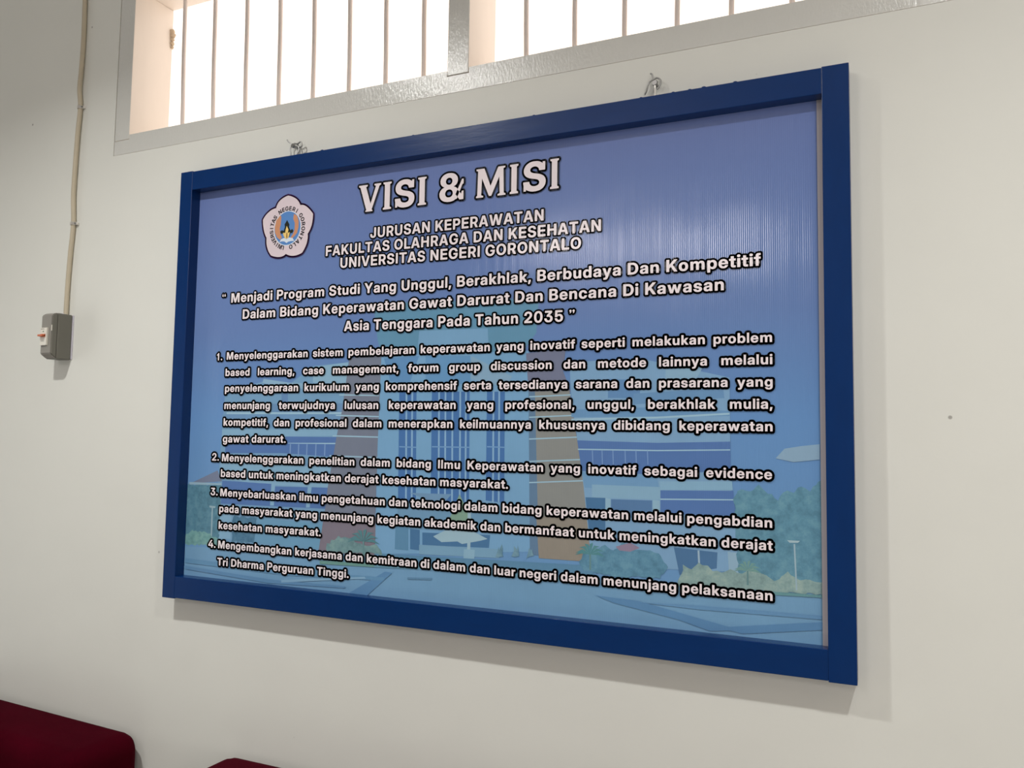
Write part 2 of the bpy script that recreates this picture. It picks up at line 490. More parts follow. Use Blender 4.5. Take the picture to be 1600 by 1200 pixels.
ART = [
((112,154,188),[(0.0297,1.3177),(0.5942,1.3303),(1.0431,1.3243),(1.4528,1.3377),(1.4615,1.2409),(0.0343,1.2404)],None),
((96,142,171),[(0.5496,1.8681),(0.9356,1.8562),(0.9311,1.7884),(0.9004,1.7493),(0.5727,1.7594),(0.5636,1.79)],None),
((116,158,192),[(0.6662,1.8035),(0.8253,1.8019),(0.8291,1.7515),(0.6629,1.754)],None),
((114,154,188),[(0.1433,1.6824),(0.257,1.7045),(0.3326,1.6975),(0.395,1.7364),(0.4909,1.7424),(0.4795,1.6397),(0.4652,1.5703),(0.4454,1.4662),(0.4302,1.3321),(0.1191,1.331),(0.1316,1.4615)],None),
((136,172,197),[(0.2567,1.7104),(0.3324,1.7004),(0.4877,1.691),(0.4848,1.6785),(0.3275,1.6889),(0.2534,1.7016)],None),
((134,172,197),[(0.3951,1.7336),(0.4892,1.7425),(0.4859,1.6952),(0.3965,1.6994)],None),
((100,136,179),[(0.3099,1.6776),(0.328,1.6774),(0.3294,1.6457),(0.3113,1.6458)],None),
((104,141,180),[(0.2835,1.6531),(0.4823,1.6535),(0.478,1.6341),(0.2844,1.6343)],None),
((150,185,205),[(0.1498,1.6344),(0.478,1.6341),(0.4782,1.63),(0.15,1.6299)],None),
((108,146,184),[(0.1364,1.6284),(0.4782,1.6286),(0.4708,1.6008),(0.138,1.5985)],None),
((128,168,196),[(0.1382,1.594),(0.4676,1.5966),(0.4647,1.5828),(0.1392,1.5746)],None),
((84,117,171),[(0.1498,1.5599),(0.3149,1.5653),(0.3269,1.5798),(0.4648,1.58),(0.458,1.537),(0.3159,1.5424),(0.1509,1.5391)],None),
((150,185,205),[(0.3329,1.5656),(0.4619,1.5675),(0.462,1.5647),(0.333,1.5641)],None),
((120,151,193),[(0.3384,1.5628),(0.3413,1.5628),(0.3414,1.5372),(0.3385,1.5372)],None),
((120,151,193),[(0.3616,1.5632),(0.3644,1.5632),(0.3645,1.5377),(0.3616,1.5377)],None),
((120,151,193),[(0.3845,1.5635),(0.3873,1.5636),(0.3873,1.5382),(0.3845,1.5382)],None),
((120,151,193),[(0.4089,1.5639),(0.4117,1.5639),(0.4117,1.5387),(0.4089,1.5387)],None),
((120,151,193),[(0.4331,1.5643),(0.4358,1.5643),(0.4358,1.5393),(0.433,1.5392)],None),
((128,168,196),[(0.1383,1.5181),(0.4537,1.5147),(0.4487,1.4704),(0.2901,1.4702),(0.1365,1.4794)],None),
((84,117,171),[(0.1455,1.4753),(0.29,1.4731),(0.2903,1.4673),(0.4453,1.4703),(0.4402,1.4246),(0.1435,1.4221)],None),
((128,168,196),[(0.2901,1.4716),(0.301,1.472),(0.2995,1.425),(0.2886,1.4244)],None),
((128,168,196),[(0.3919,1.4697),(0.4023,1.4701),(0.3989,1.4254),(0.3885,1.4249)],None),
((128,168,196),[(0.1425,1.4044),(0.1775,1.4003),(0.1766,1.3435),(0.1381,1.341)],None),
((78,120,149),[(0.1815,1.3961),(0.2532,1.3941),(0.2485,1.3394),(0.1807,1.3379)],'leaf'),
((106,152,184),[(0.2532,1.3941),(0.4381,1.3929),(0.4283,1.3374),(0.2466,1.3393)],None),
((112,123,147),[(0.0475,1.4659),(0.1296,1.4985),(0.1446,1.4738)],None),
((84,128,149),[(0.0354,1.4625),(0.1431,1.4664),(0.1407,1.3295),(0.0313,1.3253)],'leaf'),
((140,170,188),[(0.0432,1.4688),(0.1429,1.4693),(0.1431,1.4649),(0.0436,1.4628)],None),
((140,168,179),[(0.1165,1.4135),(0.1204,1.4137),(0.1209,1.3341),(0.117,1.3338)],None),
((140,168,179),[(0.1085,1.4161),(0.1282,1.4155),(0.1265,1.411),(0.1107,1.4117)],None),
((110,156,158),[(0.0324,1.3404),(0.0579,1.3568),(0.102,1.3535),(0.1381,1.341),(0.139,1.325),(0.0315,1.3223)],'leaf'),
((114,123,141),[(0.4923,1.7508),(0.5759,1.7593),(0.5737,1.6259),(0.5705,1.4777),(0.5705,1.3286),(0.4267,1.3346),(0.4365,1.39),(0.4453,1.4703),(0.4648,1.5814),(0.4763,1.6341)],None),
((122,117,130),[(0.4388,1.4177),(0.5725,1.4137),(0.5705,1.3286),(0.4267,1.3346)],None),
((150,185,205),[(0.4681,1.6731),(0.5707,1.6707),(0.5707,1.668),(0.4682,1.6703)],None),
((150,185,205),[(0.4611,1.6286),(0.5721,1.6259),(0.5722,1.6232),(0.4612,1.6258)],None),
((150,185,205),[(0.4541,1.584),(0.5735,1.5826),(0.5736,1.5799),(0.4542,1.5812)],None),
((150,185,205),[(0.4473,1.5409),(0.5749,1.5395),(0.575,1.5368),(0.4474,1.5381)],None),
((116,160,196),[(0.5745,1.7539),(0.9154,1.7538),(0.9266,1.3666),(0.5718,1.3366),(0.5711,1.5583)],None),
((130,164,190),[(0.789,1.7475),(0.8805,1.7043),(0.8698,1.6817),(0.79,1.7009)],None),
((96,140,184),[(0.5811,1.7482),(0.6676,1.7511),(0.646,1.6927),(0.5986,1.6989)],None),
((100,146,188),[(0.683,1.7507),(0.7875,1.7476),(0.7887,1.6906),(0.6846,1.6921)],None),
((72,113,167),[(0.6214,1.677),(0.6635,1.6765),(0.6683,1.4473),(0.625,1.4506)],None),
((132,170,201),[(0.6371,1.6768),(0.6412,1.6767),(0.6463,1.4463),(0.6422,1.4488)],None),
((132,170,201),[(0.6511,1.6766),(0.6552,1.6766),(0.6601,1.4469),(0.656,1.4494)],None),
((110,151,193),[(0.6248,1.5632),(0.6667,1.5626),(0.6667,1.56),(0.6249,1.5606)],None),
((72,113,167),[(0.7002,1.6761),(0.7876,1.6751),(0.791,1.4529),(0.7029,1.454)],None),
((132,170,201),[(0.7153,1.6759),(0.7192,1.6758),(0.7233,1.4498),(0.7194,1.4522)],None),
((132,170,201),[(0.7303,1.6757),(0.7341,1.6757),(0.7381,1.4505),(0.7342,1.4529)],None),
((132,170,201),[(0.7466,1.6755),(0.7504,1.6755),(0.7542,1.4512),(0.7504,1.4536)],None),
((132,170,201),[(0.7643,1.6753),(0.7681,1.6753),(0.7717,1.452),(0.7678,1.4544)],None),
((132,170,201),[(0.7774,1.6752),(0.7812,1.6751),(0.7846,1.4526),(0.7808,1.4549)],None),
((110,151,193),[(0.7031,1.5645),(0.79,1.5647),(0.79,1.5621),(0.7031,1.5619)],None),
((72,113,167),[(0.8264,1.6746),(0.8657,1.6742),(0.8682,1.4563),(0.8278,1.4595)],None),
((132,170,201),[(0.8391,1.6745),(0.8428,1.6745),(0.8455,1.4553),(0.8418,1.4577)],None),
((132,170,201),[(0.8518,1.6744),(0.8554,1.6743),(0.858,1.4559),(0.8544,1.4582)],None),
((110,151,193),[(0.8285,1.5666),(0.8677,1.566),(0.8677,1.5635),(0.8285,1.5641)],None),
((108,148,180),[(0.6251,1.448),(0.9199,1.4538),(0.9234,1.4003),(0.6237,1.3927)],None),
((124,156,141),[(0.7689,1.4697),(0.7988,1.4204),(0.776,1.4116),(0.7468,1.4177)],None),
((110,146,179),[(0.7427,1.4686),(0.7515,1.469),(0.7285,1.4449),(0.6524,1.4676)],None),
((74,115,155),[(0.656,1.3946),(0.6789,1.3933),(0.68,1.352),(0.6572,1.353)],None),
((74,115,155),[(0.6851,1.3885),(0.8389,1.3927),(0.8366,1.3678),(0.6858,1.3627)],None),
((92,136,169),[(0.6204,1.3977),(0.6514,1.3969),(0.6527,1.3501),(0.6202,1.3505)],None),
((150,181,196),[(0.7108,1.3823),(0.7371,1.3954),(0.795,1.4001),(0.8334,1.3849),(0.8167,1.3801),(0.7769,1.3713),(0.7667,1.3757),(0.7303,1.372)],None),
((118,158,186),[(0.6782,1.3635),(0.8588,1.3668),(0.8591,1.3496),(0.6787,1.3442)],None),
((150,181,196),[(0.7885,1.435),(0.7956,1.4354),(0.7958,1.36),(0.7887,1.3595)],None),
((134,172,194),[(0.7815,1.3615),(0.8057,1.3619),(0.8049,1.3356),(0.7806,1.3351)],None),
((112,119,143),[(0.91,1.749),(0.9927,1.755),(0.988,1.7121),(1.004,1.6726),(0.9166,1.6736)],None),
((96,125,154),[(0.9166,1.6736),(0.9314,1.6734),(0.9426,1.3605),(0.924,1.3616)],None),
((134,138,137),[(0.9301,1.6735),(1.0014,1.6751),(1.0165,1.5877),(1.0245,1.5518),(1.0315,1.4946),(1.0423,1.4146),(1.0466,1.3562),(0.9427,1.3556)],None),
((140,135,126),[(0.9362,1.4351),(1.0383,1.4333),(1.0466,1.3562),(0.9427,1.3556)],None),
((150,185,205),[(0.9181,1.6649),(1.0041,1.6678),(1.0041,1.6653),(0.9181,1.6624)],None),
((150,185,205),[(0.9187,1.625),(1.0115,1.6288),(1.0115,1.6264),(0.9187,1.6226)],None),
((150,185,205),[(0.9193,1.5829),(1.0194,1.5878),(1.0194,1.5854),(0.9194,1.5804)],None),
((150,185,205),[(0.92,1.5397),(1.0274,1.5459),(1.0274,1.5435),(0.92,1.5372)],None),
((150,185,205),[(0.9206,1.4991),(1.0349,1.5067),(1.0349,1.5043),(0.9206,1.4967)],None),
((122,160,194),[(1.0008,1.729),(1.1385,1.7324),(1.2381,1.7089),(1.2996,1.694),(1.3011,1.5046),(1.3074,1.4477),(1.3135,1.3588),(1.0491,1.3494),(1.0315,1.4946),(1.004,1.6726)],None),
((134,170,196),[(1.1861,1.7101),(1.2529,1.7131),(1.2415,1.6928),(1.1862,1.6938)],None),
((98,138,182),[(1.0774,1.6957),(1.1387,1.6923),(1.1388,1.6594),(1.0777,1.6598)],None),
((104,144,184),[(1.1267,1.6677),(1.2885,1.6762),(1.2907,1.6581),(1.1268,1.6477)],None),
((104,146,186),[(1.0057,1.6385),(1.1698,1.6428),(1.2994,1.6357),(1.2994,1.6267),(1.0058,1.624)],None),
((150,185,205),[(1.0059,1.6215),(1.1699,1.6254),(1.2994,1.6323),(1.2994,1.629),(1.1699,1.6219),(1.0059,1.6179)],None),
((84,117,171),[(1.0179,1.5805),(1.1712,1.578),(1.3003,1.5821),(1.3012,1.5322),(1.1713,1.5204),(1.0274,1.5231)],None),
((150,185,205),[(1.0193,1.5649),(1.1712,1.5653),(1.3003,1.5688),(1.3003,1.5666),(1.1712,1.563),(1.0193,1.5625)],None),
((118,150,194),[(1.0472,1.5618),(1.0491,1.5619),(1.0502,1.5357),(1.0485,1.5356)],None),
((118,150,194),[(1.066,1.5622),(1.0679,1.5622),(1.0689,1.5362),(1.0672,1.5361)],None),
((118,150,194),[(1.0871,1.5626),(1.0889,1.5626),(1.0899,1.5367),(1.0882,1.5367)],None),
((118,150,194),[(1.1103,1.563),(1.1121,1.563),(1.1131,1.5373),(1.1114,1.5373)],None),
((118,150,194),[(1.1308,1.5634),(1.1326,1.5634),(1.1336,1.5378),(1.1319,1.5378)],None),
((118,150,194),[(1.1523,1.5638),(1.1541,1.5638),(1.155,1.5384),(1.1534,1.5383)],None),
((110,152,190),[(1.0274,1.5207),(1.1713,1.5204),(1.1749,1.4908),(1.034,1.4924)],None),
((130,170,197),[(1.1749,1.5091),(1.3033,1.5135),(1.3044,1.4981),(1.1773,1.4931)],None),
((130,168,194),[(1.0478,1.4988),(1.1772,1.4989),(1.1773,1.476),(1.048,1.4751)],None),
((84,117,171),[(1.1773,1.4931),(1.3054,1.497),(1.3085,1.4543),(1.1774,1.451)],None),
((150,185,205),[(1.1773,1.4783),(1.3065,1.4828),(1.3065,1.4806),(1.1773,1.476)],None),
((74,115,155),[(1.0354,1.4746),(1.0741,1.475),(1.0746,1.4142),(1.0423,1.417)],None),
((86,121,162),[(1.0852,1.4732),(1.1621,1.4742),(1.1622,1.441),(1.0854,1.4416)],None),
((138,174,196),[(1.0741,1.475),(1.084,1.4743),(1.0843,1.4322),(1.0745,1.4317)],None),
((138,174,196),[(1.1633,1.4754),(1.1761,1.4748),(1.1762,1.4407),(1.1634,1.4411)],None),
((78,115,154),[(1.2017,1.3936),(1.2779,1.3899),(1.2767,1.3624),(1.212,1.3462)],None),
((140,172,194),[(1.2953,1.3922),(1.3126,1.3912),(1.3146,1.3567),(1.2974,1.3596)],None),
((150,176,194),[(1.2436,1.3908),(1.2469,1.3911),(1.248,1.369),(1.2447,1.3688)],None),
((134,164,188),[(1.3759,1.5549),(1.3905,1.5715),(1.4173,1.5763),(1.4465,1.5799),(1.4463,1.5544),(1.4048,1.5491)],None),
((94,140,162),[(1.3065,1.485),(1.3184,1.503),(1.3334,1.497),(1.3483,1.5085),(1.3629,1.496),(1.3795,1.4859),(1.3941,1.5037),(1.4043,1.4998),(1.4167,1.511),(1.4287,1.5029),(1.4499,1.5185),(1.4508,1.3365),(1.3135,1.3501)],'leaf'),
((132,160,160),[(1.212,1.3417),(1.2188,1.3623),(1.2324,1.3545),(1.2458,1.3688),(1.2635,1.3636),(1.2789,1.356),(1.2985,1.3619),(1.3199,1.3549),(1.3391,1.3694),(1.3516,1.3575),(1.3744,1.3508),(1.395,1.3653),(1.4092,1.3537),(1.4491,1.355),(1.4508,1.3323),(1.2075,1.328)],'leaf'),
((150,176,188),[(1.4036,1.4125),(1.4061,1.4126),(1.409,1.3369),(1.4065,1.3367)],None),
((160,185,194),[(1.3934,1.4182),(1.4138,1.4184),(1.4107,1.415),(1.3975,1.4142)],None),
((92,135,167),[(0.5702,1.3391),(1.0553,1.3498),(1.053,1.3333),(0.5786,1.3239)],None),
((92,138,164),[(1.033,1.3387),(1.024,1.3545),(1.04,1.3862),(1.0551,1.3755),(1.0735,1.3908),(1.0896,1.3779),(1.1101,1.3955),(1.1281,1.3829),(1.1518,1.3845),(1.1752,1.3793),(1.1938,1.3582),(1.1753,1.3365),(1.0947,1.3344)],'leaf'),
((140,127,150),[(1.0944,1.3875),(1.1221,1.3963),(1.14,1.3883),(1.1222,1.3802),(1.1017,1.3811)],None),
((110,144,149),[(0.4499,1.3498),(0.4794,1.368),(0.5045,1.3642),(0.5293,1.355),(0.5776,1.3555),(0.5908,1.338),(0.4472,1.3332)],'leaf'),
((84,129,137),[(0.5421,1.3612),(0.5213,1.3721),(0.5022,1.3623),(0.5187,1.3653)],None),
((84,129,137),[(0.5421,1.3612),(0.5281,1.3793),(0.5117,1.3746),(0.5222,1.374)],None),
((84,129,137),[(0.5421,1.3612),(0.5374,1.3834),(0.5269,1.3843),(0.5295,1.3806)],None),
((84,129,137),[(0.5421,1.3612),(0.5495,1.3833),(0.5485,1.3879),(0.5412,1.384)],None),
((84,129,137),[(0.5421,1.3612),(0.5596,1.3777),(0.5684,1.3801),(0.5531,1.3818)],None),
((84,129,137),[(0.5421,1.3612),(0.5645,1.37),(0.5796,1.3696),(0.5607,1.376)],None),
((84,129,137),[(0.5421,1.3612),(0.5651,1.361),(0.5839,1.3577),(0.5649,1.3678)],None),
((84,129,137),[(0.5421,1.3612),(0.5197,1.3686),(0.5004,1.3572),(0.5185,1.3616)],None),
((100,136,141),[(0.5405,1.3611),(0.5445,1.3614),(0.5465,1.3268),(0.5417,1.3265)],None),
((84,135,141),[(1.0452,1.3701),(1.0306,1.379),(1.0168,1.3711),(1.0286,1.3735)],None),
((84,135,141),[(1.0452,1.3701),(1.0355,1.3848),(1.0238,1.381),(1.0313,1.3806)],None),
((84,135,141),[(1.0452,1.3701),(1.0422,1.3882),(1.0347,1.3889),(1.0366,1.3859)],None),
((84,135,141),[(1.0452,1.3701),(1.0508,1.3881),(1.0502,1.3918),(1.0449,1.3887)],None),
((84,135,141),[(1.0452,1.3701),(1.0579,1.3835),(1.0642,1.3854),(1.0533,1.3868)],None),
((84,135,141),[(1.0452,1.3701),(1.0613,1.3772),(1.0721,1.3769),(1.0587,1.3822)],None),
((84,135,141),[(1.0452,1.3701),(1.0616,1.3699),(1.0749,1.3672),(1.0616,1.3755)],None),
((84,135,141),[(1.0452,1.3701),(1.0294,1.3762),(1.0155,1.3669),(1.0284,1.3705)],None),
((100,136,141),[(1.0439,1.37),(1.0471,1.3703),(1.0479,1.3423),(1.0442,1.342)],None),
((112,152,149),[(1.3284,1.3621),(1.3172,1.3695),(1.3064,1.3629),(1.3155,1.3649)],None),
((112,152,149),[(1.3284,1.3621),(1.321,1.3745),(1.3119,1.3713),(1.3177,1.3709)],None),
((112,152,149),[(1.3284,1.3621),(1.3263,1.3773),(1.3205,1.3779),(1.3219,1.3754)],None),
((112,152,149),[(1.3284,1.3621),(1.333,1.3773),(1.3326,1.3804),(1.3284,1.3777)],None),
((112,152,149),[(1.3284,1.3621),(1.3385,1.3734),(1.3435,1.375),(1.335,1.3762)],None),
((112,152,149),[(1.3284,1.3621),(1.341,1.3681),(1.3495,1.3679),(1.3391,1.3723)],None),
((112,152,149),[(1.3284,1.3621),(1.3412,1.3619),(1.3516,1.3597),(1.3413,1.3667)],None),
((112,152,149),[(1.3284,1.3621),(1.3162,1.3672),(1.3053,1.3594),(1.3153,1.3624)],None),
((100,136,141),[(1.3274,1.362),(1.33,1.3622),(1.3304,1.3386),(1.3273,1.3383)],None),
((106,144,164),[(0.8877,1.3565),(0.8902,1.3738),(0.8957,1.3681),(0.8983,1.3768),(0.9013,1.3575)],'leaf'),
((106,144,164),[(0.9187,1.3563),(0.9212,1.3735),(0.9266,1.3678),(0.9291,1.3764),(0.932,1.3573)],'leaf'),
((106,144,164),[(0.8535,1.3541),(0.856,1.3715),(0.8616,1.3658),(0.8642,1.3746),(0.8673,1.3551)],'leaf'),
((92,135,175),[(0.5093,1.2305),(0.5982,1.303),(0.6155,1.3018),(0.5562,1.2297)],None),
((92,135,175),[(1.0558,1.2963),(1.138,1.2936),(1.2927,1.2659),(1.3248,1.2629),(1.2655,1.2543),(1.2098,1.2682),(1.0926,1.2859)],None),
((92,135,175),[(1.2765,1.262),(1.4484,1.2887),(1.4492,1.2764),(1.3194,1.2559)],None),
((100,142,180),[(1.1381,1.2914),(1.2435,1.2958),(1.4475,1.2989),(1.4474,1.2927),(1.2435,1.2892)],None),
((98,142,177),[(0.0415,1.2901),(0.3453,1.2843),(0.5955,1.291),(0.5957,1.2845),(0.3457,1.2746),(0.0421,1.2797)],None),
((98,140,177),[(0.0426,1.2723),(0.2925,1.2619),(0.4998,1.2644),(0.5,1.2604),(0.2929,1.2535),(0.043,1.2649)],None),
((128,166,194),[(0.3284,1.2635),(0.5478,1.2884),(0.5512,1.2847),(0.3287,1.2579)],None),
((94,133,165),[(0.6527,1.2957),(0.7099,1.2992),(0.7085,1.2952),(0.6528,1.2919)],None),
((104,148,171),[(0.5709,1.318),(0.7751,1.3259),(1.018,1.3222),(1.0181,1.3152),(0.7753,1.3171),(0.5711,1.3101)],None),
((104,146,141),[(0.431,1.313),(0.5709,1.318),(0.5711,1.3101),(0.4313,1.3062)],None),
((100,144,150),[(1.3091,1.3302),(1.4508,1.3323),(1.4508,1.3282),(1.3091,1.3237)],None)
]
bm = bmesh.new()
box(bm, 0.0382, 1.4570, YS, -0.0085, 1.2508, 2.1692, 0, 1)
for f in bm.faces:
    if f.normal.y < -0.5 or f.calc_center_median().y < YS + 1e-6:
        f.material_index = 0
mats = [M['sky'], M['sheet_edge']]
def slot(m):
    if m not in mats:
        mats.append(m)
    return mats.index(m)
yy = YS
for rgb, pts, kind in ART:
    yy -= 8e-6
    area = sum(pts[i][0] * pts[(i + 1) % len(pts)][1] - pts[(i + 1) % len(pts)][0] * pts[i][1] for i in range(len(pts)))
    if kind == 'leaf':                                # ragged outline for printed foliage
        q = []
        n = len(pts)
        for i in range(n):
            a, b = Vector(pts[i]), Vector(pts[(i + 1) % n])
            k = max(1, int((b - a).length / 0.006))
            for j in range(k):
                p = a.lerp(b, j / k)
                q.append((p.x + random.uniform(-1, 1) * 0.0022, p.y + random.uniform(-1, 1) * 0.0028))
        pts = q
    pts = [(min(max(p[0], 0.0384), 1.4568), min(max(p[1], 1.2510), 2.1690)) for p in pts]
    poly(bm, [pts], yy, slot(print_mat(rgb, kind)))
# bare unprinted margin along the right edge
yy -= 8e-6
poly(bm, [[(1.4478, 1.2510), (1.4568, 1.2510), (1.4568, 2.1690), (1.4474, 2.1690)]], yy, slot(M['sheet_edge']))
sheet = obj('printed_sheet', bm, mats, board, recalc=False)
sheet['label'] = 'fluted plastic sheet printed with a faded blue picture of a building'

